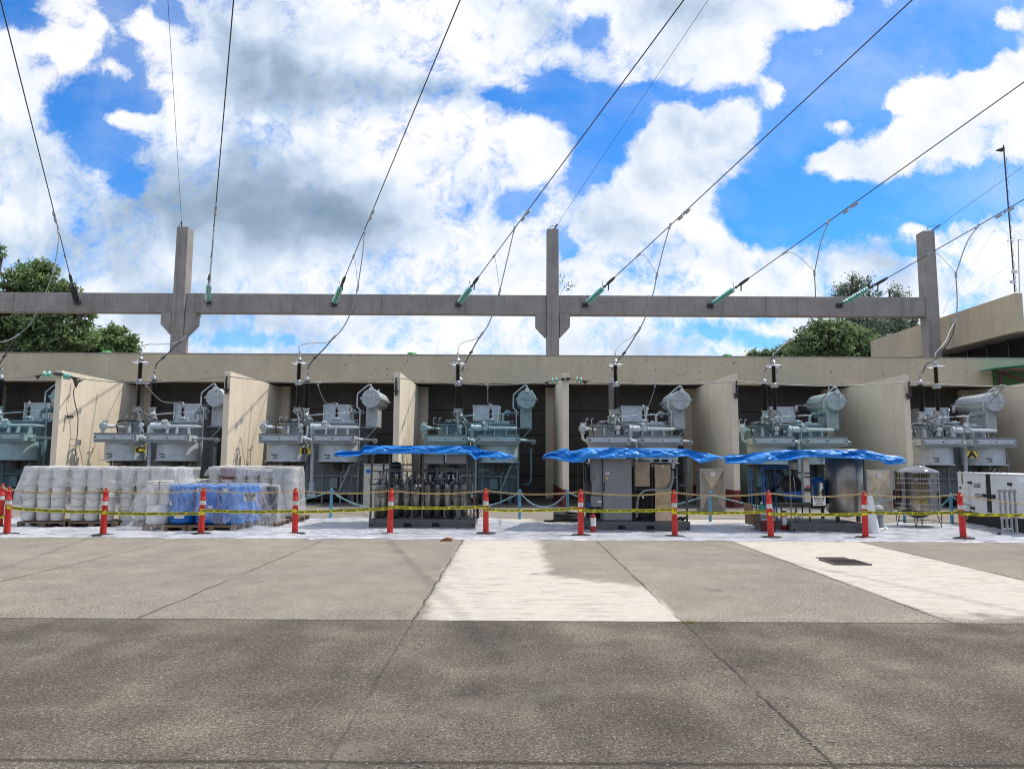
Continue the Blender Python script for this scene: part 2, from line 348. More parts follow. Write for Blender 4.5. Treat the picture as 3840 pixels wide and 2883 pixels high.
# ================================================================ SETTING
def ground_mat():
    m = bpy.data.materials.new('concrete_yard'); m.use_nodes = True; t = NT(m.node_tree); b = m.node_tree.nodes['Principled BSDF']
    g = t.n('ShaderNodeNewGeometry'); pos = g.outputs['Position']; s = t.n('ShaderNodeSeparateXYZ', [pos]); X, Y = s.outputs[0], s.outputs[1]
    gr_ = t.noise(pos, 42, 5, .75); nf = t.noise(pos, 2.2, 8, .7); nm = t.noise(pos, 9, 6, .65); nl = t.noise(pos, .35, 5, .6)
    jit = t.m('MULTIPLY', t.m('SUBTRACT', t.noise(pos, 3.5, 8, .75), .5), .10)
    step = lambda a, e, w=.04: t.mr(a, e - w, e + w)
    Xj = t.m('ADD', X, jit); Yj = t.m('ADD', Y, t.m('MULTIPLY', jit, .5))
    rag = t.m('ADD', t.m('MULTIPLY', t.m('SUBTRACT', nf, .5), 1.5), t.m('MULTIPLY', t.m('SUBTRACT', t.noise(t.v('MULTIPLY', pos, (.5, 3, 1)), 5, 6, .7), .5), .9))
    big0 = t.m('MULTIPLY', t.m('SUBTRACT', t.noise(pos, 2.0, 10, .8), .5), .16)
    def pebbles(sc, cols):
        v = t.n('ShaderNodeTexVoronoi', {'Vector': t.v('ADD', pos, t.v('SCALE', t.n('ShaderNodeTexNoise', {'Vector': pos, 'Scale': 30.}).outputs[1])), 'Scale': sc}, feature='F1')
        return t.ramp(t.n('ShaderNodeSeparateColor', [v.outputs['Color']]).outputs[0], cols), v.outputs['Distance']
    # main apron concrete
    pc1, pd1 = pebbles(30, [(0., (.045, .036, .026)), (.3, (.17, .145, .108)), (.65, (.32, .275, .21)), (.95, (.62, .55, .44))])
    main = t.mix(1., t.mix(1., pc1, t.ramp(gr_, [(.36, .50), (.5, 1.), (.64, 1.6)]), 'MULTIPLY'), t.ramp(t.noise(pos, 1.6, 10, .72), [(.3, .80), (.7, 1.14)]), 'MULTIPLY')
    main = t.mix(1., main, (1.0, 1.0, 1.03), 'MULTIPLY'); main = t.mix(t.mr(nl, .42, .62), main, t.mix(1., main, (.86, .88, .90), 'MULTIPLY'))
    main = t.mix(t.mr(t.noise(t.v('MULTIPLY', pos, (.4, 2.4, 1)), 2.5, 8, .75), .60, .8, 0, .25), main, (.10, .095, .09))
    # foreground slab: exposed aggregate, darker
    pc2, pd2 = pebbles(30, [(0., (.012, .010, .008)), (.25, (.07, .058, .042)), (.5, (.15, .13, .098)), (.75, (.33, .30, .24)), (.9, (.19, .225, .20)), (.96, (.8, .74, .62)), (1., (.85, .8, .68))])
    pc3, pd3 = pebbles(42, [(0., (.015, .012, .010)), (.5, (.13, .11, .082)), (1., (.48, .44, .36))])
    fore = t.mix(t.mr(nf, .38, .62, .25, .75), pc2, pc3)
    fore = t.mix(1., fore, t.ramp(t.noise(pos, .8, 7, .65), [(.3, (.55, .54, .54)), (.5, (.88, .87, .86)), (.72, (1.55, 1.5, 1.4))]), 'MULTIPLY')
    fore = t.mix(t.mr(t.noise(t.v('ADD', pos, (7, 3, 0)), 1.7, 8, .7), .57, .70, 0, .5), fore, (.24, .225, .19))
    fore = t.mix(1., fore, t.ramp(gr_, [(.34, .50), (.5, .95), (.66, 1.75)]), 'MULTIPLY')
    sw = t.noise(t.v('ADD', t.v('MULTIPLY', pos, (1.6, .35, 1)), (3, 1, 0)), .9, 6, .6)
    fore = t.mix(1., fore, t.ramp(sw, [(.36, (.82, .81, .80)), (.5, (.97, .97, .96)), (.64, (1.15, 1.14, 1.1))]), 'MULTIPLY')
    fore = t.mix(1., fore, (.90, .875, .875), 'MULTIPLY')
    fl = t.n('ShaderNodeTexVoronoi', {'Vector': pos, 'Scale': 38.}, feature='F1'); flc = t.n('ShaderNodeSeparateColor', [fl.outputs['Color']]).outputs[0]
    fore = t.mix(t.m('MULTIPLY', t.mr(fl.outputs['Distance'], .16, .24, 1, 0), t.mr(flc, .74, .76)), fore, (.42, .395, .34))
    fore = t.mix(t.m('MULTIPLY', t.mr(fl.outputs['Distance'], .18, .26, 1, 0), t.m('SUBTRACT', 1., t.mr(flc, .16, .18))), fore, (.05, .045, .04))
    pale = t.mix(t.mr(t.noise(t.v('MULTIPLY', pos, (.5, 2.2, 1)), 3.5, 9, .78), .50, .70, 0, .8), (.57, .515, .44), (.25, .21, .17))
    pale = t.mix(1., pale, t.ramp(nm, [(.3, .90), (.6, 1.04)]), 'MULTIPLY')
    isF = t.m('SUBTRACT', 1., step(Yj, 7.62, .015))
    inB = lambda a, lo, hi, w=.03: t.m('MULTIPLY', step(a, lo, w), t.m('SUBTRACT', 1., step(a, hi, w)))
    Xr = t.m('ADD', X, t.m('MULTIPLY', rag, .28)); Yr = t.m('ADD', Y, t.m('MULTIPLY', rag, 1.0))
    p1 = t.m('MULTIPLY', t.m('MULTIPLY', step(t.m('SUBTRACT', Xr, t.mr(Y, 7.6, 9.2, .12, 0.)), -.98, .05), t.m('SUBTRACT', 1., step(Xj, 1.78, .03))), t.m('MAXIMUM', t.m('SUBTRACT', 1., step(t.m('ADD', Yr, t.m('MULTIPLY', X, .75)), 11.0, .18)), t.m('SUBTRACT', 1., step(t.m('ADD', Xr, t.m('MULTIPLY', rag, .15)), .55, .08))))
    p2 = t.m('MULTIPLY', inB(t.m('ADD', Xj, t.m('MULTIPLY', rag, .06)), 4.6, 7.2), step(t.m('ADD', Yr, t.m('MULTIPLY', X, .0)), 8.0, .2))
    col = t.mix(t.m('MAXIMUM', p1, p2), main, pale)
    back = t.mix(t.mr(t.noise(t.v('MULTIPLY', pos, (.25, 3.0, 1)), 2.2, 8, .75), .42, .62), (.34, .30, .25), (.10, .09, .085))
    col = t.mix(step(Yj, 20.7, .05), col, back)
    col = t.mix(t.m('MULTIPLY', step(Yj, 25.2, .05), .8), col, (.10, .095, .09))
    col = t.mix(isF, col, fore)
    ra = t.m('SUBTRACT', t.v('LENGTH', t.v('SUBTRACT', pos, (1.2, 3.1, 0))), 2.4)
    arc = t.m('MULTIPLY', t.mr(t.m('ABSOLUTE', t.m('ADD', ra, t.m('MULTIPLY', big0, 2.))), .03, .22, .35, 0), t.mr(t.noise(pos, 1.3, 5), .45, .6))
    col = t.mix(t.m('MULTIPLY', arc, isF), col, (.30, .275, .23))
    spots = t.mr(t.noise(t.v('ADD', pos, (0, 9, 0)), 1.1, 5, .6), .63, .74, 0, .5)
    col = t.mix(spots, col, (.045, .04, .034))
    # joints and cracks
    jn = None
    big = t.m('MULTIPLY', t.m('SUBTRACT', t.noise(pos, 2.0, 10, .8), .5), .16)
    for xc in (-12.3, -9.55, -6.8, -3.85, -1.0, 1.76, 4.55, 7.25, 10.):
        d = t.m('ABSOLUTE', t.m('SUBTRACT', t.m('ADD', X, t.m('ADD', big, -xc)), 0.))
        k = t.m('MULTIPLY', t.mr(d, .004, .020, 1, 0), t.mr(isF, 0, 1, 1., {1.76: 1., -1.0: .55}.get(xc, .12))); jn = k if jn is None else t.m('MAXIMUM', jn, k)
    fade = t.mr(t.noise(pos, .9, 5, .6), .32, .5, .15, 1.)
    jn = t.m('MULTIPLY', jn, fade)
    for yc, w in ((7.62, .018), (4.12, .022), (11.2, .008)):
        d = t.m('ABSOLUTE', t.m('SUBTRACT', t.m('ADD', Y, t.m('MULTIPLY', big, .5)), yc)); jn = t.m('MAXIMUM', jn, t.m('MULTIPLY', t.mr(d, w * .4, w * 1.6, 1, 0), .9 if w > .01 else .4))
    col = t.mix(t.m('MULTIPLY', jn, .85), col, (.045, .038, .03))
    halo = t.m('MULTIPLY', t.mr(t.m('ABSOLUTE', t.m('ADD', Xj, 1.0)), .02, .35, .6, 0), t.mr(nm, .4, .6))
    col = t.mix(t.m('MULTIPLY', halo, t.mr(nf, .45, .6)), col, (.13, .115, .10))
    t.put(b.inputs['Base Color'], col); b.inputs['Roughness'].default_value = .93; b.inputs['Specular IOR Level'].default_value = .25
    h = t.m('ADD', t.m('MULTIPLY', t.m('SUBTRACT', 1., t.mix(isF, pd1, pd2)), t.mr(isF, 0, 1, .25, .8)), t.m('MULTIPLY', nm, .6)); h = t.m('SUBTRACT', h, t.m('MULTIPLY', jn, 2.))
    bn = t.n('ShaderNodeBump', {'Strength': .55, 'Distance': .012, 'Height': h}); t.L.new(bn.outputs[0], b.inputs['Normal'])
    return m
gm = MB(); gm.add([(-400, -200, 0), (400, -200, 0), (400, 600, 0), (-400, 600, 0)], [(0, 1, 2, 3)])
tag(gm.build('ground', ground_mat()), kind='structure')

hm = MB(); hm.grid(lambda u, v: (-260 + 520 * u, -62 - 60 * v, 13 * math.sin(min(1, v * 1.6) * math.pi / 2) * (.8 + .5 * noise.noise((u * 9, v * 2, 0)))), 60, 12)
tag(hm.build('added_reflection_hill', mat('added_hill_dark_green', (.05, .07, .03), .95, var=.4, vscale=.3)), kind='structure')  # unseen hill added behind the camera so steel surfaces reflect dark
for i in range(-4, 5):  # unseen wall added behind the camera: darker steel reflections, less skylight
    om = MB(); om.box(i * 9 - 4.4, i * 9 + 3.4, -19, -18.6, 0, 9); tag(om.build('added_reflection_wall', mat('darkened_reflection_wall', (.045, .04, .036), .9)), kind='structure')
    om = MB(); om.box(i * 9 + 3.4, i * 9 + 4.6, -19, -18.5, 0, 10); tag(om.build('added_reflection_pillar', MT['cream']), kind='structure')  # unseen pillars added as pale bands for the tank to reflect
# bay building: fascia beam, roof, rear wall, pilasters
PX = [-22.6, -16.47, -10.34, -4.17, 1.95, 8.08, 14.32, 20.45]
b0 = thing('bay_building', (0, 30.3, 0), 'long beige flat-roofed building whose open bays hold the transformers', 'building')
m_ = MB(); m_.box(-45, 34, 30.3, 30.75, 4.88, 6.06); m_.build('fascia', MT['fascia'], b0)
m_ = MB(); m_.box(-45, 34, 30.28, 30.80, 6.06, 6.10); m_.build('coping', MT['gantry'], b0)
m_ = MB(); m_.box(-45, 34, 30.75, 37, 5.2, 5.5); m_.build('roof', MT['gantry'], b0)
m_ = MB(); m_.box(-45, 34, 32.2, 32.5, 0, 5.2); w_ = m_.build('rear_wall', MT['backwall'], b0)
m_ = MB()
for z in (.95, 1.85, 2.75, 3.85): m_.box(-45, 34, 32.185, 32.2, z, z + .035)
m_.build('panel_joint', MT['joint'], b0)
for x in PX[1:]:
    m_ = MB(); m_.box(x - .45, x + .45, 31.9, 32.18, 0, 4.87); m_.build('pilaster', MT['cream'], b0)
# partitions
names = ['second partition wall from the left, sunlit face behind the white pails', 'third partition wall, sunlit, behind the second stack of pails', 'partition wall with sunlit right face above the first blue tarp', 'narrow partition seen edge-on carrying glass insulators on both sides', 'partition wall with shaded left face between the second and third tarps', 'streaked partition wall behind the polished water tank', 'partition wall cut by the right edge behind the generator']
for k, x in enumerate(PX):
    lab = 'partition wall at the far left edge of the row of bays' if k == 0 else names[k - 1]
    p = thing('partition_wall', (x, 26, 0), lab, 'wall', 'partition walls between the transformer bays')
    m_ = MB(); m_.prism([(x - .11, 26, .62), (x + .11, 26, .62), (x + .11, 26, 4.80), (x - .11, 26, 4.80)], (0, 5.9, 0)); m_.build('panel', MT['cream'], p, bevel=.01)
    m_ = MB(); m_.box(x - .113, x + .113, 25.997, 31.89, 0, .62); m_.build('painted_base', MT['redpaint'], p)
for i, (px, lab) in enumerate([(400, 'green round roof vent in front of the leafy tree'), (1545, 'green round roof vent on the roof between two hanging strings'), (2727, 'green round roof vent nearest the small treetop')]):
    c = P(px, 1340, 33); v = thing('roof_vent', (c.x, 33, 5.5), lab, 'roof vent', 'green roof vents')
    m_ = MB(); m_.cyl((c.x, 33, 5.5), (c.x, 33, 6.32), .20); m_.build('neck', MT['steel'], v)
    m_ = MB(); m_.lathe([(.25, 6.22 - 5.5), (.26, .85), (.21, 1.04), (.17, 1.07), (.02, 1.08)], (c.x, 33, 5.5), n=24); m_.build('cowl', MT['vgreen'], v)
# concrete gantry
gY = 35.2
gt = thing('concrete_gantry', (2, gY, 0), 'grey concrete gantry of three tall columns carrying one long beam', 'gantry')
for x, sd in ((-16.62, 1), (2.01, 0), (20.93, -1)):
    m_ = MB(); w0, w1 = .345, .29; d = .42
    m_.prism([(x - w0, gY, 0), (x + w0, gY, 0), (x + w1, gY, 13.25), (x - w1, gY, 13.25)], (0, d * 1.6, 0)); c = m_.build('column', MT['gantry'], gt, bevel=.03)
    for s_ in ((-1, 1) if sd >= 0 else (-1,)):
        if x > 15: break
        m_ = MB(); a = x + s_ * .338; e = x + s_ * .86; y0 = gY + .05
        m_.prism([(a, y0, 8.88), (e, y0, 8.88), (e, y0, 8.28), (a, y0, 7.72)][::s_], (0, .55, 0)); m_.build('corbel', MT['gantry'], gt, bevel=.015)
for a, e in ((-45, -16.93), (-16.3, 1.69), (2.33, 20.63)):
    m_ = MB(); m_.box(a, e, gY + .12, gY + .62, 8.88, 9.86); m_.build('beam', MT['gantry'], gt, bevel=.015)
# hangar on the right
hg = thing('powerhouse', (24, 38, 0), 'tall beige building with a dark louvred strip rising at the right edge', 'building')
HX = 22.0
far = P(3264, 1279, 1); far = CAM + (far - CAM) * (HX / far.x); zt = far.z; yf = far.y
zb = 7.35
m_ = MB(); m_.box(HX, HX + .3, 30.9, yf, zb, zt); m_.box(HX + .3, HX + 12, yf - .3, yf, 5.0, zt); m_.build('parapet', MT['fascia'], hg)
m_ = MB(); m_.box(HX + .3, HX + 12, 30.9, yf - .3, zb, zb + .2); m_.build('soffit', MT['gantry'], hg)
m_ = MB(); m_.box(HX + 1.2, HX + 1.5, 30.9, yf - .3, 4.5, zb); hw = m_.build('wall', MT['louvre'], hg)
m_ = MB()
for i in range(16):
    z = 5.6 + i * .11
    m_.prism([(HX + 1.19, 31, z), (HX + 1.10, 31, z - .07), (HX + 1.08, 31, z - .06), (HX + 1.17, 31, z + .01)], (0, yf - 31.5, 0))
m_.build('louvre', MT['darksteel'], hg)
m_ = MB()
for i in range(9): y = 31.5 + i * 1.5; m_.box(HX + 1.02, HX + 1.08, y, y + .07, 5.4, zb)
m_.build('mullion', MT['darksteel'], hg)
# lean-to at right edge
lt = thing('lean_to_shed', (21, 29.7, 0), 'small green lean-to with a maroon steel frame at the right edge', 'shed')
c0, c1 = P(3712, 1386, 29.6), P(3840, 1373, 29.6)
m_ = MB(); m_.prism([(c0.x, 29.2, c0.z), (c0.x + 5, 29.2, c0.z + 5 * (c1.z - c0.z) / (c1.x - c0.x)), (c0.x + 5, 29.2, c0.z + .04 + 5 * (c1.z - c0.z) / (c1.x - c0.x)), (c0.x, 29.2, c0.z + .04)], (0, 1.05, 0)); m_.build('roof', MT['groof'], lt)
q = P(3748, 1400, 29.7)
m_ = MB(); m_.box(q.x - .05, q.x + .05, 29.6, 29.7, 4.9, c0.z + .02); m_.bar((q.x, 29.65, c0.z - .1), (q.x + 3, 29.65, c0.z - 1.1), .09); m_.box(c0.x + .1, c0.x + 5, 29.25, 29.33, c0.z - .10, c0.z - .01); m_.build('frame', MT['maroon'], lt)
m_ = MB(); m_.box(q.x + .1, q.x + 5, 30.22, 30.29, 4.9, c0.z + .1); m_.build('wall', MT['gwall'], lt)
# mast and aerials on the powerhouse roof
ms = thing('radio_mast', (0, 0, 0), 'thin tall mast with a lamp head and two white panel antennas', 'mast')
MYd = 38.0
ms.location = P(3805, 1095, MYd); WL[ms] = Vector(ms.location)
top, bot = P(3763, 545, MYd), P(3806, 1095, MYd)
m_ = MB(); m_.tube([bot, bot.lerp(top, .5), top], .035, 8); m_.build('pole', MT['darksteel'], ms)
m_ = MB(); pts = [bot.lerp(top, i / 60) + Vector((.06 + .05 * math.sin(i * 1.3), 0, 0)) for i in range(56)]; m_.tube(pts, .01, 5); m_.build('cable', MT['blk'], ms)
a = P(3765, 562, MYd); m_ = MB(); m_.prism([a + Vector((-.42, -.1, -.02)), a + Vector((-.05, -.1, -.08)), a + Vector((0, -.1, .04)), a + Vector((-.1, -.1, .10))], (0, .22, 0)); m_.build('lamp_head', MT['darksteel'], ms)
for px, py in ((3802, 1019), (3797, 1058)):
    a = P(px, py, MYd - .1); m_ = MB(); m_.box(a.x - .17, a.x + .17, a.y - .06, a.y, a.z - .09, a.z + .09); m_.build('panel_antenna', MT['white'], ms, bevel=.02)
for (x0, y0, x1, y1) in ((3763, 590, 3535, 1180), (3772, 792, 3535, 1175), (3792, 992, 3540, 1170), (3764, 590, 3880, 680), (3775, 790, 3900, 850)):
    m_ = MB(); m_.tube([P(x0, y0, MYd), P(x1, y1, MYd)], .0045, 5); m_.build('guy_wire', MT['cablel'], ms)
tv = thing('tv_aerial', P(3820, 1090, 37), 'rooftop aerial with short upright elements beside the mast', 'aerial')
m_ = MB(); m_.tube([P(3823, 1095, 37), P(3818, 898, 37)], .025, 6); m_.build('pole', MT['steel'], tv)
m_ = MB(); m_.tube([P(3776, 903, 37), P(3860, 896, 37)], .018, 6)
for px in (3780, 3803, 3829, 3852): m_.tube([P(px, 877, 37), P(px, 926, 37)], .009, 5)
m_.build('antenna', MT['steel'], tv)
# trees -----------------------------------------------------------
def tree(name, lab, Y, blobs, trunk, mt, leafn, ls, grp=None, seed=1, air=.5):
    rnd = random.Random(seed); c0 = P(trunk[0], 1500, Y)
    tr = thing(name, (c0.x, Y, 0), lab, 'tree', grp)
    m_ = MB(); base = Vector((c0.x, Y, 0)); cs = [(P(bx, by, Y), br * Y / F) for bx, by, br in blobs]
    fork = Vector((c0.x, Y, trunk[1]))
    m_.lathe([(trunk[2] * 1.3, 0), (trunk[2], trunk[1] * .4), (trunk[2] * .75, trunk[1])], base, n=10)
    for c, r_ in cs:
        c2 = c + Vector((0, rnd.uniform(-1, 1), 0)); md = fork.lerp(c2, .5) + Vector((rnd.uniform(-.4, .4), rnd.uniform(-.4, .4), -.3))
        m_.tube(smooth([fork - Vector((0, 0, .5)), md, c2], 4), trunk[2] * .28, 6)
        for k in range(5):
            d = Vector((rnd.gauss(0, 1), rnd.gauss(0, .6), rnd.gauss(.3, .7))).normalized() * r_ * .9
            m_.tube([md.lerp(c2, .6), c2 + d * .6, c2 + d], trunk[2] * .08, 4)
    m_.build('trunk', MT['bark'], tr)
    V = []; Fc = []; tot = sum(r_ ** 2 for _, r_ in cs)
    for c, r_ in cs:
        nc = max(3, int(.8 * leafn * r_ * r_ / tot / 26))
        for k in range(nc):
            d = Vector((rnd.gauss(0, 1), rnd.gauss(0, 1), rnd.gauss(0, 1))).normalized() * (rnd.random() ** .30) * r_ * rnd.uniform(.85, 1.18)
            d.z *= .85; q = c + d; cr = rnd.uniform(.5, 1.25) * air
            for j in range(26):
                e = Vector((rnd.gauss(0, .5), rnd.gauss(0, .5), rnd.gauss(0, .32))) * cr; p = q + e
                nrm = Vector((rnd.gauss(0, 1), rnd.gauss(0, 1), rnd.gauss(.9, .8))).normalized(); ax, ay = frame(nrm)
                a = rnd.random() * 6.28; u_ = ax * math.cos(a) + ay * math.sin(a); w_ = nrm.cross(u_); l = ls * rnd.uniform(.6, 1.3)
                b = len(V); V += [p - u_ * l, p + w_ * l * .42 - Vector((0, 0, l * .1)), p + u_ * l - Vector((0, 0, l * .3)), p - w_ * l * .42 - Vector((0, 0, l * .1))]; Fc.append((b, b+1, b+2, b+3))
    m_ = MB(); m_.add(V, Fc, False); m_.build('crown', mt, tr)
tree('broadleaf_tree', 'big leafy tree rising behind the building at the left edge', 50, [(20,1160,85),(120,1050,75),(190,1090,60),(250,1110,55),(300,1140,45),(60,1060,55),(-60,1180,120),(120,1200,100),(230,1230,90),(300,1260,60),(60,1280,90),(180,1300,90),(-60,1310,120),(170,1010,40),(330,1170,28)], (60, 6, .5), MT['leafA'], 36000, .17, 'trees behind the building', 3)
tree('broadleaf_tree', 'lower leafy tree behind the left column foot, right of the big one', 55, [(360,1290,62),(430,1265,50),(470,1300,45),(300,1310,70),(420,1320,70),(490,1275,22)], (400, 5, .3), MT['leafA'], 15000, .17, 'trees behind the building', 4)
tree('broadleaf_tree', 'tip of a tree branch poking in at the left edge', 44, [(-25,935,16),(2,930,7),(0,955,4)], (-60, 8, .3), MT['leafA'], 700, .13, 'trees behind the building', 14, .3)
tree('broadleaf_tree', 'round dense tree between the right column and the third roof vent', 62, [(3090,1265,75),(3150,1240,60),(3040,1290,70),(3000,1320,50),(3140,1310,90),(3220,1290,70),(3080,1225,40),(3250,1325,50)], (3120, 6, .4), MT['leafB'], 19000, .18, 'trees behind the building', 5)
tree('broadleaf_tree', 'low treetop peeping over the roof right of the third vent', 70, [(2930,1325,32),(2880,1335,28),(2820,1332,20),(2960,1305,25)], (2900, 5, .3), MT['leafB'], 4200, .17, 'trees behind the building', 6)
tree('conifer_tree', 'feathery conifer whose top shows above the beam', 72, [(3205,1060,26),(3170,1080,32),(3230,1090,36),(3150,1110,36),(3265,1060,20),(3280,1110,26),(3200,1130,55),(3240,1180,60),(3210,1240,80),(3290,1230,60),(3250,1300,70),(3205,1035,12)], (3220, 10, .35), MT['leafC'], 15000, .13, 'trees behind the building', 7, .75)
tree('conifer_tree', 'thin conifer beside the right column, its tip just above the beam', 74, [(3355,1105,20),(3350,1080,10),(3385,1112,16),(3340,1200,60),(3400,1220,40),(3330,1260,70),(3370,1290,50),(3420,1200,22)], (3360, 9, .3), MT['leafC'], 9500, .14, 'trees behind the building', 8, .75)
# weed on the gantry
def weed(pts, lv, lab, name='weed_sprig'):
    w = thing(name, P(*pts[0], gY + .1), lab, 'plant'); m_ = MB(); m_.tube([P(a, b, gY + .1) for a, b in pts], .008, 5, k=4); m_.build('stem', MT['leafC'], w)
    m_ = MB(); rnd = random.Random(5)
    for (a, b, n) in lv:
        c = P(a, b, gY + .1)
        for j in range(n):
            p = c + Vector((rnd.gauss(0, .09), rnd.gauss(0, .06), rnd.gauss(0, .08))); l = .10
            m_.add([p, p + Vector((.03, .02, -.04)), p + Vector((rnd.uniform(-.05, .05), 0, -l)), p + Vector((-.03, 0, -.04))], [(0, 1, 2, 3)])
    m_.build('foliage', MT['leafB'], w)
weed([(2101, 1105), (2107, 1090), (2122, 1075)], [(2133, 1071, 9), (2128, 1082, 6), (2140, 1068, 6)], 'sprig of weed growing from the middle column above the beam')
weed([(2097, 1060), (2100, 1045), (2105, 1038)], [(2103, 1040, 8), (2106, 1050, 4)], 'tiny weed higher on the middle column side')
# ground grating, brick, pebbles
c = G(3168, 2109); g0 = thing('drain_grate', (c.x, c.y, 0), 'rusty square drain grate set in the pale concrete strip', 'drain grate')
m_ = MB(); w = .30
m_.box(c.x-w, c.x+w, c.y-w, c.y-w+.05, .0, .02); m_.box(c.x-w, c.x+w, c.y+w-.05, c.y+w, .0, .02); m_.box(c.x-w, c.x-w+.05, c.y-w+.05, c.y+w-.05, 0, .02); m_.box(c.x+w-.05, c.x+w, c.y-w+.05, c.y+w-.05, 0, .02); m_.build('rim', MT['rust'], g0)
m_ = MB(); m_.box(c.x-w+.05, c.x+w-.05, c.y-w+.05, c.y+w-.05, .001, .005); m_.build('pit', MT['hole'], g0)
for i in range(9):
    m_ = MB(); y = c.y - w + .1 + i * .09; m_.box(c.x-w+.05, c.x+w-.05, y, y + .025, .006, .018); m_.build('bar', MT['rust'], g0)
c = G(1672, 2028); m_ = MB(); m_.prism([c + Vector((-.13, -.05, 0)), c + Vector((.13, -.04, 0)), c + Vector((.11, -.04, .05)), c + Vector((.02, -.05, .075)), c + Vector((-.09, -.05, .04))], (.02, .12, 0)); tag(m_.build('brick_piece', MT['brick'], bevel=.006), 'broken piece of brick lying on the concrete before the plastic sheet', 'brick')
m_ = MB(); rnd = random.Random(9)
for i in range(560):
    if i < 260: x, y = rnd.gauss(1.76, .12), rnd.uniform(4.1, 7.5)
    elif i < 380: x, y = rnd.gauss(-1.0, .1), rnd.uniform(4.1, 7.5)
    elif i < 520: x, y = rnd.uniform(-3, 3.5), rnd.gauss(4.1, .06)
    else: x, y = rnd.uniform(-4.5, 4.5), rnd.uniform(3.6, 7.4)
    r_ = rnd.uniform(.004, .011) * (1.6 if rnd.random() < .06 else 1)
    sc = (rnd.uniform(.8, 1.6), rnd.uniform(.7, 1.2), .45); v = [Vector((x + d[0]*r_*sc[0], y + d[1]*r_*sc[1], .002 + d[2]*r_*sc[2])) for d in ((1,0,.3),(.3,.9,.2),(-.8,.6,.3),(-.9,-.5,.2),(.2,-1,.3),(.1,0,1.1))]
    m_.add(v, [(0,1,5),(1,2,5),(2,3,5),(3,4,5),(4,0,5),(0,4,3,2,1)])
tag(m_.build('gravel', MT['stone']), 'loose pebbles scattered over the foreground slab and along its cracks', 'gravel', kind='stuff')
m_ = MB(); c = G(2584, 2333)
for i in range(110):
    x, y = c.x + rnd.gauss(0, .06), c.y + rnd.gauss(0, .03); h = rnd.uniform(.004, .014); m_.add([(x-.006, y, 0), (x+.006, y, 0), (x + rnd.uniform(-.02, .02), y + rnd.uniform(-.02,.02), h)], [(0, 1, 2)])
tag(m_.build('grass_tuft', mat('moss_green', (.26, .27, .07), .8)), 'small yellow-green tuft at the corner where two concrete joints cross', 'grass')
# plastic ground sheet
m_ = MB(); X0, X1, Y0, Y1 = -16.5, 16.5, 15.2, 19.6
def sheetf(a, b):
    x = X0 + (X1 - X0) * a; e = .16 * noise.noise((x * 1.1, 3, 0)) + .10 * noise.noise((x * 4, 7, 0)) + .05 * noise.noise((x * 12, 7, 4)); y = Y0 + e + (Y1 - Y0 + .5 * noise.noise((x * .5, 0, 9)) + (.9 if abs(x + 3.5) < 3.2 else 0)) * b
    n = noise.noise((x * .8, y * 2.6, 0)) * .025 + abs(noise.noise((x * 1.3 + y, y * 7, 2))) * .05 + abs(noise.noise((x * 4, y * 14, 5))) * .02
    return (x, y, .012 + max(0, n)) if b > .005 else (x, y, .004)
m_.grid(sheetf, 620, 74, True)
def sheetmat():
    m = bpy.data.materials.new('white_plastic_sheeting'); m.use_nodes = True; t = NT(m.node_tree); b = m.node_tree.nodes['Principled BSDF']
    pos = t.n('ShaderNodeNewGeometry').outputs['Position']
    n = t.noise(t.v('MULTIPLY', pos, (.35, 2.2, 1)), 5, 8, .7)
    t.put(b.inputs['Base Color'], t.ramp(n, [(.34, (.22, .225, .25)), (.48, (.46, .465, .50)), (.62, (.66, .67, .70))]))
    b.inputs['Roughness'].default_value = .3
    bn = t.n('ShaderNodeBump', {'Strength': .7, 'Distance': .03, 'Height': n}); t.L.new(bn.outputs[0], b.inputs['Normal']); return m
tag(m_.build('plastic_ground_sheet', sheetmat()), 'long wrinkled white plastic sheet laid on the yard under the equipment', 'plastic sheet')
# ================================================================ TRANSFORMERS  (prototype built in bay three, read off the photo)
OX = [-21.5, -15.41, -9.32, -3.23, 2.81, 8.88, 15.1]
ox = OX[3]; oy = 26.6
def L(x, y, z): return Vector((ox + x, oy + y, z))
def C3(cx, cy, Y): return P(1540 + cx * .2589, 1330 + cy * .2589, Y)
def sheds(n, z0, z1, rc, rs, big=1.):
    pr = []; h = (z1 - z0) / n
    for i in range(n):
        z = z0 + i * h; k = rs if (i % 2 == 0 or big == 1.) else rs * big
        pr += [(rc, z), (rc, z + h * .45), (k, z + h * .55), (k * .97, z + h * .62), (rc, z + h * .95)]
    return pr
T = thing('power_transformer', (ox, oy, 0), 'proto', 'transformer', 'power transformers, one in each bay')
tp, tt, tk = MT['tpaint'], MT['ttray'], MT['ttank']
def oct_(x0, x1, y0, y1, c, z): return [L(x0 + c, y0, z), L(x1 - c, y0, z), L(x1, y0 + c, z), L(x1, y1 - c, z), L(x1 - c, y1, z), L(x0 + c, y1, z), L(x0, y1 - c, z), L(x0, y0 + c, z)]
m_ = MB(); m_.prism(oct_(.35, 3.35, 1.25, 3.3, .3, .35), (0, 0, 2.62)); tank = m_.build('tank', tk, T)
m_ = MB(); m_.prism(oct_(.29, 3.41, 1.19, 3.36, .3, 2.972), (0, 0, .05)); m_.prism(oct_(.29, 3.41, 1.19, 3.36, .3, 3.03), (0, 0, .022))
m_.build('lid', tk, T)
m_ = MB()
m_.bar(L(.6, 1.23, 3.065), L(3.1, 1.23, 3.065), .03)
m_.build('lid_rim', tp, T)
for x in (.73, 1.46, 2.18, 2.55, 3.0):
    m_ = MB(); m_.prism([L(x, 1.24, 2.96), L(x, 1.02, 2.90), L(x, .85, 2.1), L(x, 1.24, 2.1)], (.03, 0, 0)); m_.build('rib', tp, T)
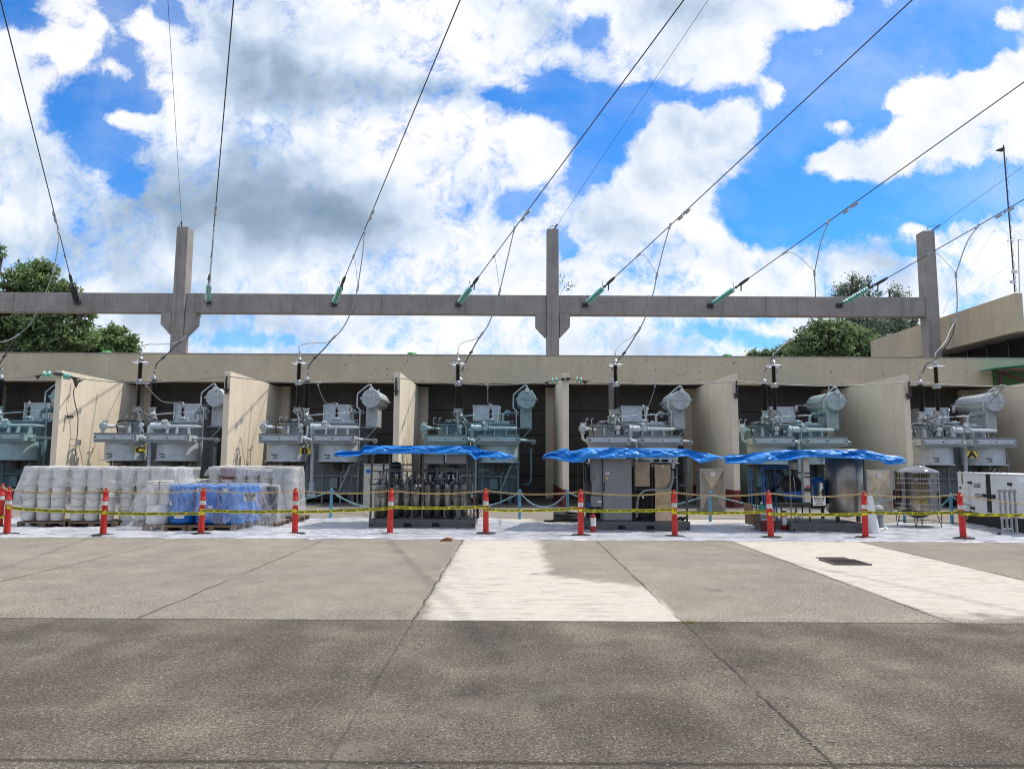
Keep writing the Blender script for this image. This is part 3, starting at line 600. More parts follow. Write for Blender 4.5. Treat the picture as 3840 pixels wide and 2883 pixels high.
for x in (.5, 3.1):
    for y in (1.4, 3.0):
        m_ = MB(); m_.box(ox + x, ox + x + .14, oy + y, oy + y + .14, 0, .348); m_.build('foot', tk, T)
m_ = MB()
for x in (.1, .75, 1.5, 2.1, 2.8, 3.45): m_.box(ox + x, ox + x + .06, oy + 1.0, oy + 1.06, 0, 2.25)
m_.box(ox + .1, ox + 3.5, oy + 1.02, oy + 1.06, 1.0, 1.06); m_.build('support_frame', tk, T)
rnd = random.Random(3)
for i in range(2):
    x0 = 1.95 * i
    m_ = MB(); m_.box(ox + x0 + .01, ox + x0 + 1.55, oy + .052, oy + .72, 2.27, 2.51); ck = m_.build('cooler', MT['tpaint'], T)
    m_ = MB(); m_.box(ox + x0, ox + x0 + 1.56, oy + .0, oy + .05, 2.23, 2.57); m_.box(ox + x0 - .005, ox + x0 + 1.565, oy - .035, oy - .002, 2.556, 2.572); m_.box(ox + x0 - .005, ox + x0 + 1.565, oy - .035, oy - .002, 2.226, 2.242); m_.build('cooler_front', tt, ck)
    m_ = MB(); m_.box(ox + x0 + .065, ox + x0 + 1.495, oy - .05, oy - .003, 2.325, 2.485); m_.build('access_panel', tp, ck, bevel=.006)
    for k in (.1, .78, 1.46):
        m_ = MB(); m_.cyl(L(x0 + k, -.045, 2.405), L(x0 + k, -.056, 2.405), .026, n=14); m_.build('port', MT['hole'], ck)
    m_ = MB(); m_.lathe([(.72, 0), (.72, .66)], L(x0 + .80, .80, 1.585), n=40); m_.lathe([(.79, -.03), (.79, .0)], L(x0 + .80, .80, 1.585), n=40); m_.build('fan_cowl', tp, ck)
    for q, (tx, sz) in enumerate((('REVOLVING', .055), ('FAN', .03), ('BLADES', .055))):
        text(tx, sz, L(x0 + .62, .80 - .72 * math.cos(math.asin(.18 / .72)) - .012, 1.80 - (0, .055, .11)[q]), MT['ink'], ck, bold=.003, sx=1.15)
    m_ = MB(); m_.cyl(L(x0 + .8, .8, 1.2), L(x0 + .8, .8, 1.55), .14, n=12); m_.bar(L(x0 + .1, .8, 1.5), L(x0 + 1.5, .8, 1.5), .05); m_.build('fan_motor', MT['darksteel'], ck)
# left oil pump
pp = L(-.12, .8, 2.86); m_ = MB()
m_.lathe([(.13, -.06), (.145, -.04), (.145, .05), (.10, .07)], pp, (0, 1, 0), n=24); m_.lathe([(.06, -.09), (.06, -.06)], pp, (0, 1, 0), n=16); m_.torus(pp + Vector((0, -.065, 0)), (0, 1, 0), .10, .012, 24, 6)
m_.cyl(pp + Vector((.02, .06, 0)), pp + Vector((.22, .28, .0)), .075); pump = m_.build('oil_pump', tp, T)
m_ = MB(); b_ = pp + Vector((.02, .08, .17)); m_.box(b_.x - .09, b_.x + .1, b_.y - .06, b_.y + .08, b_.z - .03, b_.z + .05); m_.build('terminal_box', tp, pump, bevel=.01)
m_ = MB(); m_.cyl(pp + Vector((.2, .26, 0)), L(.55, 1.3, 2.83), .045); m_.build('pipe', tp, pump)
m_ = MB(); m_.tube([pp + Vector((0, 0, -.10)), pp + Vector((0, 0, -.22)), pp + Vector((.01, 0, -.38)), pp + Vector((.10, .0, -.47)), L(.03, .4, 2.39)], .05, 12, k=4); m_.lathe([(.085, -.17), (.085, -.145)], pp, n=16); m_.lathe([(.085, -.20), (.085, -.175)], pp, n=16); m_.build('elbow', tp, pump)
# right oil pump and pipe
rp = L(1.70, .86, 2.87); m_ = MB()
m_.lathe([(.135, -.03), (.135, .05), (.12, .06), (.12, .32), (.10, .37), (.06, .42)], rp, (1, 0, 0), n=24); m_.torus(rp + Vector((.08, 0, 0)), (1, 0, 0), .125, .014, 24, 6); p2 = m_.build('oil_pump', tp, T)
m_ = MB(); m_.cyl(rp + Vector((.40, 0, 0)), rp + Vector((.72, 0, 0)), .05); m_.lathe([(.09, .42), (.09, .46)], rp, (1, 0, 0)); m_.lathe([(.09, .66), (.09, .70)], rp, (1, 0, 0)); m_.box(rp.x + .47, rp.x + .62, rp.y - .08, rp.y + .08, rp.z - .09, rp.z + .16); m_.cyl(rp + Vector((.50, -.10, .19)), rp + Vector((.50, .06, .19)), .065); m_.build('valve', tp, p2)
m_ = MB(); m_.cyl(rp + Vector((.47, -.14, .19)), rp + Vector((.47, -.09, .19)), .052); m_.build('dial', MT['gauge'], p2)
m_ = MB(); m_.tube([rp + Vector((.70, 0, 0)), rp + Vector((1.2, 0, .0)), rp + Vector((1.58, 0, -.01)), rp + Vector((1.68, .10, -.01)), rp + Vector((1.68, .5, -.01))], .058, 12, k=3); m_.build('pipe', tp, p2)
m_ = MB(); m_.tube([rp + Vector((.02, 0, -.1)), rp + Vector((.02, 0, -.28)), rp + Vector((.06, -.05, -.42)), L(1.97, .45, 2.39)], .058, 12, k=4); m_.lathe([(.10, -.24), (.10, -.21)], rp + Vector((.02, 0, 0)), n=16); m_.lathe([(.10, -.20), (.10, -.175)], rp + Vector((.02, 0, 0)), n=16); m_.build('elbow', tp, p2)
m_ = MB(); m_.tube([L(1.56, .35, 2.39), L(1.66, .35, 2.39), L(1.82, .38, 2.34), L(1.87, .42, 2.18), L(1.87, .46, 1.6), L(1.87, .5, .75)], .065, 12, k=4); m_.lathe([(.12, 0), (.12, .04), (.07, .05)], L(1.60, .35, 2.39), (1, 0, 0), n=16); m_.cyl(L(1.87, .5, .42), L(1.87, .5, .78), .11); m_.cyl(L(1.72, .5, .3), L(2.02, .5, .3), .10); m_.build('down_pipe', tp, T)
m_ = MB(); m_.tube([L(3.51, .35, 2.39), L(3.7, .4, 2.39), L(4.0, .9, 2.38), L(4.06, 1.25, 2.36)], .052, 12, k=3); m_.lathe([(.10, 0), (.10, .04)], L(4.06, 1.15, 2.36), (.1, 1, 0), n=16); m_.lathe([(.085, 0), (.085, .03)], L(3.53, .35, 2.39), (1, 0, 0), n=16); m_.cyl(L(4.07, 1.2, 2.37), L(4.07, 1.35, 2.36), .07); m_.build('side_pipe', tp, T)
m_ = MB(); m_.cyl(L(3.98, 1.25, 1.9), L(3.98, 1.25, 2.1), .055); m_.tube([L(3.98, 1.25, 1.95), L(3.98, 1.25, 1.0), L(3.9, 1.3, .75), L(3.7, 1.5, .7)], .045, 10, k=3); m_.build('drain_pipe', tk, T)
# surge arrester
ab = L(1.15, .80, 3.45); m_ = MB()
m_.lathe([(.19, 0), (.19, .02)], ab, n=4); m_.box(ab.x - .16, ab.x + .16, ab.y - .16, ab.y + .16, ab.z - .02, ab.z + .0); m_.lathe([(.12, .02), (.13, .06), (.10, .14), (.11, .15)], ab, n=16)
for a in range(4): m_.box(ab.x + .1 * (-1, 1, 1, -1)[a] - .02, ab.x + .1 * (-1, 1, 1, -1)[a] + .02, ab.y + .1 * (-1, -1, 1, 1)[a] - .02, ab.y + .1 * (-1, -1, 1, 1)[a] + .02, ab.z + .02, ab.z + .16)
ar = m_.build('surge_arrester', MT['steel'], T)
m_ = MB(); m_.lathe(sheds(30, .15, 1.0, .062, .088), ab, n=18); m_.build('insulator_column', MT['brownins'], ar)
m_ = MB(); m_.lathe([(.10, 1.0), (.12, 1.03), (.12, 1.07), (.085, 1.10), (.12, 1.13), (.12, 1.17), (.09, 1.2)], ab, n=14)
for a in range(3): q = ab + Vector((.12 * math.cos(a * 2.1), .12 * math.sin(a * 2.1), 1.1)); m_.box(q.x - .035, q.x + .035, q.y - .035, q.y + .035, q.z - .07, q.z + .07)
m_.build('coupling', MT['steel'], ar)
m_ = MB(); m_.lathe(sheds(26, 1.2, 1.88, .062, .088), ab, n=18); m_.build('insulator_column', MT['brownins'], ar)
m_ = MB(); m_.torus(ab + Vector((0, 0, 1.83)), (0, 0, 1), .31, .026, 32, 8)
for a in range(3): m_.bar(ab + Vector((.29 * math.cos(a * 2.1 + .4), .29 * math.sin(a * 2.1 + .4), 1.84)), ab + Vector((.06 * math.cos(a * 2.1 + .4), .06 * math.sin(a * 2.1 + .4), 2.0)), .03, .012)
m_.build('corona_ring', MT['bright'], ar)
m_ = MB(); m_.lathe([(.10, 1.88), (.11, 1.96), (.14, 1.97), (.14, 1.99), (.08, 2.0), (.07, 2.08), (.02, 2.09)], ab, n=14); m_.build('cap', MT['steel'], ar)
m_ = MB()
for i in range(5): m_.torus(ab + Vector((0, 0, 2.12 + i * .045)), (0, 0, 1), .03, .012, 12, 6)
m_.cyl(ab + Vector((0, 0, 2.08)), ab + Vector((0, 0, 2.34)), .012, n=8); m_.build('terminal', MT['steel'], ar)
m_ = MB(); m_.bar(L(1.15, .85, 3.43), L(1.16, 1.27, 2.62), .06, .05); m_.tube([L(1.2, .9, 3.42), L(1.22, 1.7, 3.30)], .035, 8); m_.bar(L(1.0, .9, 3.41), L(1.05, 1.8, 3.25), .03); m_.box(ox + 1.05, ox + 1.3, oy + 1.20, oy + 1.24, 2.5, 2.72); m_.build('arrester_bracket', MT['steel'], T)
m_ = MB(); m_.tube([L(1.24, .8, 3.55), L(1.36, .82, 3.5), L(1.33, .95, 3.1), L(1.2, 1.1, 2.8), L(1.15, 1.2, 2.6)], .012, 6, k=5); m_.build('ground_lead', MT['blk'], T)
# high voltage bushing
hb = L(1.16, 1.9, 3.05); m_ = MB(); m_.lathe([(.24, 0), (.24, .03), (.17, .06), (.16, .30), (.19, .31), (.19, .34), (.12, .36), (.11, .56), (.15, .57), (.15, .60)], hb, n=20)
m_.cyl(hb + Vector((.1, -.1, .2)), hb + Vector((.24, -.24, .2)), .06); m_.cyl(hb + Vector((-.1, -.12, .15)), hb + Vector((-.2, -.25, .15)), .05); bu = m_.build('high_voltage_bushing', tp, T)
m_ = MB(); m_.lathe(sheds(26, .60, 1.66, .075, .16, .82), hb, n=22); hbp = m_.build('porcelain', MT['blackins'], bu)
m_ = MB(); m_.lathe([(.085, 1.66), (.105, 1.68), (.105, 1.82), (.05, 1.85), (.02, 1.88), (.02, 1.98), (.045, 1.98), (.045, 2.0), (.02, 2.0), (.02, 2.05), (.045, 2.05), (.045, 2.07), (.015, 2.12)], hb, n=14); m_.build('cap', MT['steel'], bu)
m_ = MB()
for q in range(3): m_.tube([hb + Vector((.1, -.18, .5)), hb + Vector((-.15 + q * .2, -.35, .25)), hb + Vector((.2 + q * .12, -.45, .0)), hb + Vector((.5 * q, -.6, -.03))], .012, 6, k=5)
m_.build('wiring', MT['blk'], bu)
# low voltage bushing
lb = L(2.39, 1.85, 3.05); m_ = MB(); m_.lathe([(.15, 0), (.15, .10), (.11, .13), (.21, .16), (.21, .19), (.09, .21), (.09, .25)], lb, n=20); lv = m_.build('low_voltage_bushing', tp, T)
m_ = MB(); m_.lathe(sheds(6, .25, .58, .04, .085), lb, n=16); m_.build('porcelain', MT['brownins'], lv)
m_ = MB(); m_.lathe([(.04, .58), (.055, .60), (.06, .74), (.04, .78), (.03, .82)], lb, n=12); m_.build('cap', MT['steel'], lv)
# sheet metal box
m_ = MB(); m_.box(ox + 1.65, ox + 2.69, oy + 2.7, oy + 3.6, 3.22, 3.84); mb = m_.build('terminal_housing', MT['galv'], T)
m_ = MB(); m_.box(ox + 1.62, ox + 2.72, oy + 2.66, oy + 3.64, 3.842, 3.87); m_.bar(L(1.67, 2.66, 3.22), L(1.67, 2.66, 3.84), .04); m_.bar(L(2.67, 2.66, 3.22), L(2.67, 2.66, 3.84), .04); m_.bar(L(2.74, 2.7, 3.8), L(2.74, 3.3, 3.3), .06, .03); m_.build('trim', MT['bright'], mb)
m_ = MB(); m_.box(ox + 1.75, ox + 2.9, oy + 2.5, oy + 2.6, 3.06, 3.2); m_.box(ox + 1.3, ox + 2.9, oy + 1.7, oy + 2.9, 3.055, 3.10); m_.build('cover_plate', tp, T)
# thin pipe across, valve and elbow to conservator
m_ = MB(); m_.tube([C3(760, 890, 28.4), C3(1000, 870, 28.4), C3(1270, 855, 28.4), C3(1345, 857, 28.4)], .022, 8); m_.lathe([(.03, -.03), (.045, 0), (.03, .03)], C3(1272, 855, 28.4), (1, 0, 0), n=10); m_.build('vent_pipe', tp, T)
a = C3(1338, 975, 28.4)
m_ = MB(); m_.tube([a, C3(1338, 910, 28.4), C3(1345, 865, 28.4), C3(1385, 848, 28.4), C3(1430, 848, 28.4)], .05, 12, k=4); m_.lathe([(.13, -.02), (.13, .03), (.07, .05)], a, n=18); cv = m_.build('conservator_pipe', tp, T)
m_ = MB(); q = C3(1408, 845, 28.4); m_.lathe([(.09, -.11), (.09, -.07), (.06, -.06), (.085, 0), (.06, .06), (.09, .07), (.09, .11)], q, (1, 0, 0), n=16); m_.cyl(q + Vector((0, 0, .03)), q + Vector((0, 0, .12)), .06); m_.box(q.x - .045, q.x + .045, q.y - .1, q.y - .05, q.z - .13, q.z - .06); m_.cyl(q + Vector((.11, 0, 0)), q + Vector((.42, 0, 0)), .045); q2 = q + Vector((.27, 0, 0)); m_.lathe([(.085, -.02), (.085, .02)], q2, (1, 0, 0)); m_.torus(q2 + Vector((.08, -.12, 0)), (0, 1, .2), .09, .012, 18, 6); m_.build('valve', tk, cv)
for cx, cy, r_ in ((1470, 962, .09), (560, 950, .13)):
    m_ = MB(); q = C3(cx, cy, 28.3); m_.torus(q, (0, 0, 1), r_, .012, 20, 6); m_.cyl(Vector((q.x, q.y, 3.04)), q, .015, n=8); m_.bar(q - Vector((r_, 0, 0)), q + Vector((r_, 0, 0)), .012); m_.build('handwheel', tp, T)
for cx, cy, w_, h_ in ((800, 965, .075, .06), (1265, 967, .06, .06)):
    m_ = MB(); q = C3(cx, cy, 28.2); m_.box(q.x - w_, q.x + w_, q.y - .06, q.y + .06, q.z - h_, q.z + h_); m_.build('junction_box', tp, T, bevel=.01)
for cx in (330, 410):
    q = C3(cx, 985, 28.5); m_ = MB(); m_.tube([Vector((q.x, q.y, 3.03)), Vector((q.x, q.y, 3.28)), Vector((q.x + .05, q.y, 3.31)), Vector((q.x + .08, q.y, 3.27))], .017, 8); m_.build('breather_tube', tp, T)
m_ = MB(); m_.lathe([(.17, 0), (.17, .03), (.15, .05), (.15, .10), (.03, .13)], L(.72, 1.9, 3.055), n=20); m_.build('hatch', tp, T)
m_ = MB(); m_.lathe([(.14, 0), (.14, .03), (.12, .05), (.12, .10), (.10, .12)], L(3.05, 1.7, 3.055), n=20); m_.build('hatch', tp, T)
m_ = MB()
for q in range(4): m_.tube([C3(360 + q * 4, 1150, 27.6), C3(345 + q * 3, 1040, 27.6), C3(370, 990 - q * 5, 27.7), C3(470 + q * 60, 985, 27.8), C3(640 + q * 60, 995, 27.8)], .011, 6, k=5)
for q in range(5): m_.tube([C3(770 + q * 5, 1150, 27.5), C3(765 + q * 6, 1050, 27.5), C3(790 + q * 4, 985, 27.7), C3(900, 975 - q * 4, 27.9), C3(1100, 985, 28)], .010, 6, k=5)
m_.tube([C3(570, 990, 27.6), C3(580, 1050, 27.6), C3(640, 1100, 27.6)], .01, 6, k=5)
m_.build('wiring', MT['blk'], T)
m_ = MB(); q = C3(853, 1085, 27.7); m_.box(q.x - .04, q.x + .04, q.y - .02, q.y + .02, q.z - .04, q.z + .04); m_.build('plug_box', MT['gauge'], T)
q = C3(715, 1045, 27.55); m_ = MB(); m_.lathe([(.09, -.05), (.09, .05), (.07, .06)], q, (0, -1, 0), n=18); m_.box(q.x - .05, q.x + .06, q.y, q.y + .2, q.z - .25, q.z - .1); m_.build('relay', tp, T)
# conservator
cc = C3(1680, 645, 28.05); ln = 2.2; m_ = MB()
m_.lathe([(.355, 0), (.37, .02), (.37, ln - .25), (.33, ln - .08), (.2, ln + .02), (.02, ln + .05)], cc, (0, 1, 0), n=40); co = m_.build('conservator', tp, T)
m_ = MB(); m_.box(cc.x - .42, cc.x + .42, cc.y - .02, cc.y + ln, cc.z + .012, cc.z + .04); m_.box(cc.x - .42, cc.x + .42, cc.y - .02, cc.y + ln, cc.z - .025, cc.z + .008)
for i in range(12): x = cc.x - .39 + i * .071; m_.cyl((x, cc.y - .005, cc.z - .04), (x, cc.y - .005, cc.z + .055), .010, n=6)
m_.build('flange', tp, co)
m_ = MB(); q = cc + Vector((.02, -.06, .355)); m_.lathe([(.095, -.03), (.095, .06)], q, (0, 1, 0), n=20); m_.build('gauge_case', tp, co)
m_ = MB(); m_.cyl(q + Vector((0, -.031, 0)), q + Vector((0, -.036, 0)), .08, n=20); m_.build('gauge_face', MT['gauge'], co)
m_ = MB(); m_.bar(q + Vector((-.04, -.038, .02)), q + Vector((.045, -.038, -.025)), .012, .003); m_.build('needle', MT['ink'], co)
m_ = MB(); m_.tube([cc + Vector((.12, -.03, .28)), cc + Vector((.13, -.09, .15)), cc + Vector((.13, -.09, -.25)), cc + Vector((.11, -.03, -.34))], .014, 8, k=4)
for z in (.13, -.0, -.14, -.2): m_.cyl(cc + Vector((.10, -.09, z)), cc + Vector((.16, -.09, z)), .022, n=8)
m_.build('level_tube', tp, co)
m_ = MB(); m_.tube([cc + Vector((.11, -.02, -.36)), cc + Vector((.11, -.02, -.72)), cc + Vector((.0, -.02, -.86)), cc + Vector((-.18, -.02, -.93))], .012, 6, k=4)
for x in (-.07, -.03, .01): m_.cyl(cc + Vector((x, .05, -.37)), cc + Vector((x, .05, -.52)), .016, n=8)
m_.build('tap', tk, co)
m_ = MB(); m_.tube([cc + Vector((.22, .4, .30)), cc + Vector((.22, .4, .40))], .03); m_.lathe([(.07, .0), (.07, .03)], cc + Vector((.1, .9, .37)), n=14); m_.lathe([(.09, .0), (.09, .03)], cc + Vector((.0, .5, .37)), n=14); m_.build('filler_cap', tp, co)
m_ = MB(); q = cc; m_.prism([Vector((q.x - .24, q.y + .33, q.z - .3)), Vector((q.x + .21, q.y + .33, q.z - .3)), Vector((q.x + .21, q.y + .33, 2.93)), Vector((q.x - .24, q.y + .33, 2.93))], (0, .9, 0)); cb = m_.build('conservator_stand', tp, T)
m_ = MB()
for y in (.30, 1.18): m_.bar((q.x + .2, q.y + y, 2.9), (q.x - .30, q.y + y + .05, 2.35), .09, .05); m_.bar((q.x - .45, q.y + y, 2.9), (q.x + .22, q.y + y, 2.9), .06)
m_.build('brace', tk, cb)
m_ = MB(); m_.box(q.x - .46, q.x - .26, q.y + .8, q.y + 1.1, 0, 2.86); m_.build('post', tk, cb)
m_ = MB(); m_.tube([C3(1690, 475, 28), C3(1685, 458, 28), C3(1640, 455, 28), C3(1495, 575, 28), C3(1490, 590, 28), C3(1485, 755, 28), C3(1495, 775, 28), C3(1530, 812, 28), C3(1532, 850, 28), C3(1530, 1150, 28), C3(1527, 1640, 28)], .027, 8, k=3); m_.build('breather_pipe', tp, T)
# cowl supports, low pipework
m_ = MB()
for x in (.9, 2.9): m_.cyl(L(x, 1.05, 1.1), L(x, 1.05, 1.5), .10); m_.tube([L(x, 1.0, 1.3), L(x + .3, .9, 1.2), L(x + .35, .9, .6), L(x + .2, 1., .1)], .014, 6, k=5)
m_.box(ox + 2.4, ox + 2.7, oy + 1.0, oy + 1.2, .55, .95); m_.box(ox + .45, ox + .8, oy + 1., oy + 1.2, .7, 1.4); m_.tube([L(.4, .95, .45), L(1.6, .9, .40), L(2.7, .95, .46), L(3.3, 1, .4)], .03, 8, k=4); m_.build('pipework', tk, T)
m_ = MB(); m_.bar(L(3.35, .9, 1.75), L(2.95, .9, .95), .10, .03); m_.bar(L(3.25, .95, 1.5), L(2.80, .95, .45), .16, .03); m_.build('gusset', tp, T)
# name plate holder under the gap between the coolers is added per transformer
SW = {MT['tpaint']: MT['gpaint'], MT['ttray']: MT['gtray'], MT['ttank']: MT['gtank']}
TLAB = ['teal transformer at the left edge, mostly hidden by the first partition', 'grey transformer with the yellow C plate behind the white pails', 'grey transformer with the yellow B plate left of the first blue tarp', 'teal transformer above the first blue tarp, in the bay left of the insulator partition', 'grey transformer with the pale grey ribbed bushing above the second tarp', 'pale transformer above the third blue tarp', 'grey transformer with the yellow A plate behind the generator']
TR = [None] * 7; T['label'] = TLAB[3]; TR[3] = T
MT['tpaint2'] = mat('pale_teal_paint', (.40, .50, .50), .45, var=.12, vscale=5, streak=.1)
SW5 = {MT['tpaint']: MT['tpaint2'], MT['ttray']: MT['gtray'], MT['ttank']: MT['ttank']}
for k in (0, 1, 2, 4, 5, 6):
    c = copy_tree(T, (OX[k] - ox, 0, 0), None, {0: None, 5: SW5}.get(k, SW)); c['label'] = TLAB[k]; TR[k] = c
for ch in TR[4].children:
    if ch.name.startswith('high_voltage'):
        for g in ch.children:
            if g.name.startswith('porcelain'): g.material_slots[0].link = 'OBJECT'; g.material_slots[0].material = MT['greyins']
for k, (a, b_, dx) in {1: ('C', '2', 0), 2: ('B', '2', 0), 3: ('A', '2', 0), 6: ('A', '1', .16)}.items():
    x = OX[k] + 1.69 + dx; z = 1.95 if k != 3 else 2.0; y = 26.72; pw_ = .20; r_ = TR[k]
    if dx: y = 26.6
    m_ = MB(); m_.box(x - .2, x + .2, y, y + .006, z - .115, z + .115); m_.bar((x, y + .01, z + .05), (x, y + .7, z + .35), .02); pl = m_.build('letter_plate', MT['yellow'], r_)
    text(a, .30, (x - .02, y - .003, z - .012), MT['ink'], pl, bold=.016, sx=1.45); text(b_, .11, (x + .155, y - .003, z + .06), MT['ink'], pl, bold=.005, sx=1.2)
# ================================================================ STRINGS, LINES, JUMPERS
VD = ray(653, 2578); VD = VD / VD.y                     # the conductors all run this way (downwards, away from camera)
anch = [(288, 1134), (778, 1133), (1251, 1141), (1718, 1142), (2194, 1143), (2664, 1146), (3149, 1145)]
gnames = ['left of the left column', 'touching the left column', 'second from the left column', 'left of the middle column', 'right of the middle column', 'second right of the middle column', 'nearest the right column']
AN = [P(a, b, gY + .02) for a, b in anch]
def on_wire(k, py):   # point of conductor k seen at image height py
    lo, hi = 0., 33.
    for _ in range(50):
        mid = (lo + hi) / 2; p = AN[k] - VD * mid - CAM
        y = 1441.5 - F * p.dot(up) / p.dot(fw)
        if y > py: lo = mid
        else: hi = mid
    return AN[k] - VD * lo
for k in range(7):
    A = AN[k]; d = -VD.normalized(); x_, y_ = frame(d)
    s_ = thing('insulator_string', A, ('black' if k == 0 else 'green glass') + ' insulator string on the beam, ' + gnames[k], 'insulator', 'insulator strings on the gantry beam')
    m_ = MB(); m_.box(A.x - .14, A.x + .14, A.y - .02, A.y + .10, A.z - .10, A.z + .10); m_.bar(A, A + d * .32, .06); m_.build('anchor_plate', MT['darksteel'], s_)
    for i in range(11):
        m_ = MB(); m_.lathe([(.03, -.03), (.05, 0), (.135, .025), (.14, .04), (.06, .075), (.035, .085)], A + d * (.30 + i * .135), d, n=18); m_.build('disc', MT['blackins'] if k == 0 else MT['glass'], s_)
    m_ = MB(); m_.cyl(A + d * .2, A + d * 1.9, .022)
    e = A + d * 1.85; m_.lathe([(.02, 0), (.06, .05), (.06, .12), (.03, .2), (.05, .3), (.075, .42), (.07, .8), (.04, 1.0)], e, d, n=10)
    m_.tube([e + d * .45, e + d * .42 + Vector((0, 0, -.35))], .03, 6)
    for q in (A + d * .35, A + d * 1.8): m_.tube([q, q + Vector((-.05, 0, .2)), q + d * .12 + Vector((-.12, 0, .28))], .014, 5)
    m_.build('clamp', MT['darksteel'], s_)
    w = thing('overhead_conductor', A, 'overhead conductor from the string ' + gnames[k], 'power line', 'overhead conductors')
    m_ = MB(); a, b = A + d * 2.5, A - VD * 34.2; n = 12
    m_.tube([a.lerp(b, i / n) for i in range(n + 1)], .019, 8); m_.build('wire', MT['cable'], w)
    q = on_wire(k, {0: 806, 1: 782, 2: 797, 3: 800, 4: 797, 5: 772, 6: 790}[k]); m_ = MB(); dn = Vector((0, 0, -.09))
    for sg in (-1, 1): m_.cyl(q + dn + d * (.12 * sg), q + dn + d * (.38 * sg), .055, .045, n=10)
    m_.tube([q + dn - d * .2, q + dn + d * .2], .012, 5); m_.box(q.x - .03, q.x + .03, q.y - .03, q.y + .03, q.z - .09, q.z + .03); m_.build('vibration_damper', MT['steel'], w)
# jumpers. each: wire k, tap heights, joint, path to split, arrester branch, bushing branch
J = {
 0: dict(t=(862, 962), jt=(203, 1010), path=[(203, 1010), (180, 1075), (160, 1120), (135, 1175), (105, 1225), (60, 1262)], up=[(20, 1280), (-20, 1283), (-60, 1290), (-90, 1320)], lo=[(35, 1300), (17, 1335), (-10, 1380), (-30, 1420)], T=0),
 1: dict(t=(852, 964), jt=(786, 1060), path=[(786, 1060), (778, 1110), (765, 1155), (750, 1190), (730, 1225), (690, 1270)], up=[(655, 1287), (600, 1291), (560, 1291), (530, 1300), (512, 1322)], lo=[(655, 1300), (612, 1342), (590, 1362), (577, 1395), (570, 1412)], T=1),
 2: dict(t=(860, 962), jt=(1342, 1078), path=[(1342, 1078), (1327, 1140), (1305, 1195), (1280, 1238), (1249, 1268)], up=[(1222, 1284), (1156, 1287), (1122, 1298), (1112, 1325)], lo=[(1215, 1308), (1181, 1342), (1158, 1372), (1149, 1412)], T=2),
 3: dict(t=(858, 962), jt=(1874, 1092), path=[(1874, 1092), (1862, 1140), (1843, 1190), (1825, 1228), (1803, 1258)], up=[(1780, 1272), (1740, 1283), (1720, 1298), (1713, 1328)], lo=[(1783, 1290), (1766, 1322), (1750, 1350), (1733, 1385), (1725, 1415)], T=3),
 4: dict(t=(846, 957), jt=(2463, 1032), path=[(2463, 1032), (2452, 1090), (2435, 1150), (2418, 1195), (2396, 1238)], up=[(2370, 1262), (2330, 1287), (2313, 1310), (2310, 1335)], lo=[(2370, 1280), (2340, 1325), (2317, 1352), (2296, 1385), (2291, 1425)], T=4),
 5: dict(t=(830, 950), jt=(3054, 1022), path=[(3054, 1022), (3058, 1110), (3055, 1165), (3040, 1205), (2990, 1255), (2955, 1280)], up=[(2930, 1300), (2910, 1320), (2904, 1342)], lo=[(2920, 1315), (2897, 1347), (2875, 1380), (2868, 1425)], T=5),
 6: dict(t=(848, 952), jt=(3584, 1028), path=[(3584, 1028), (3589, 1110), (3588, 1170), (3582, 1208)], up=[(3562, 1240), (3545, 1280), (3533, 1335)], lo=[(3570, 1258), (3540, 1310), (3505, 1350), (3475, 1365), (3460, 1395), (3455, 1428)], T=6)}
def depthpath(pts, p0, p1):
    L_ = [0.]
    for a, b in zip(pts, pts[1:]): L_.append(L_[-1] + math.hypot(a[0]-b[0], a[1]-b[1]))
    return [P(a, b, p0 + (p1 - p0) * l / L_[-1]) for (a, b), l in zip(pts, L_)]
for k, j in J.items():
    tr_ = TR[j['T']]; o0 = Vector((OX[j['T']], oy, 0)); at = o0 + Vector((1.15, .8, 5.79)); bt = o0 + Vector((1.16, 1.9, 5.17))
    t0, t1 = on_wire(k, j['t'][0]), on_wire(k, j['t'][1])
    ymid = 28.8
    full = depthpath(j['path'], t0.y - .3, ymid); root = full[0]
    jb = thing('jumper_cable', root, 'jumper cable dropping from the conductor ' + gnames[k], 'cable', 'jumper cables to the transformers')
    m_ = MB(); m_.tube(smooth(full, 6), .022, 8); m_.build('wire', MT['cablel'], jb)
    m_ = MB(); c = (t0 + root) / 2 + Vector((0, 0, 0)); s0 = t0.lerp(root, .5) + (root - full[1]).normalized() * .25
    m_.tube(smooth([t0, s0, root], 8), .022, 8); m_.tube(smooth([t1, t1.lerp(root, .35) + Vector((0, 0, .28)), root.lerp(t1, .12) + Vector((0, 0, .12)), root], 8), .014, 8); m_.build('tap_loop', MT['cablel'], jb)
    m_ = MB()
    for q, q2 in ((t0, s0), (t1, t1 - VD * .2), (root, full[1]), (full[-1], full[-2])): dd = (q2 - q).normalized(); m_.cyl(q - dd * .1, q + dd * .16, .045, n=8)
    m_.build('clamp', MT['steel'], jb)
    ub = depthpath([j['path'][-1]] + j['up'], ymid, at.y); ub[-1] = at
    m_ = MB(); m_.tube(smooth(ub, 6), .018, 8); m_.build('arrester_lead', MT['cablel'], jb)
    lb_ = depthpath([j['path'][-1]] + j['lo'], ymid, bt.y); lb_[-1] = bt
    m_ = MB(); m_.tube(smooth(lb_, 6), .024, 8); q = lb_[2]; m_.cyl(q + Vector((-.06, 0, -.05)), q + Vector((.06, 0, .06)), .05, n=8); m_.build('bushing_lead', MT['cable'], jb)
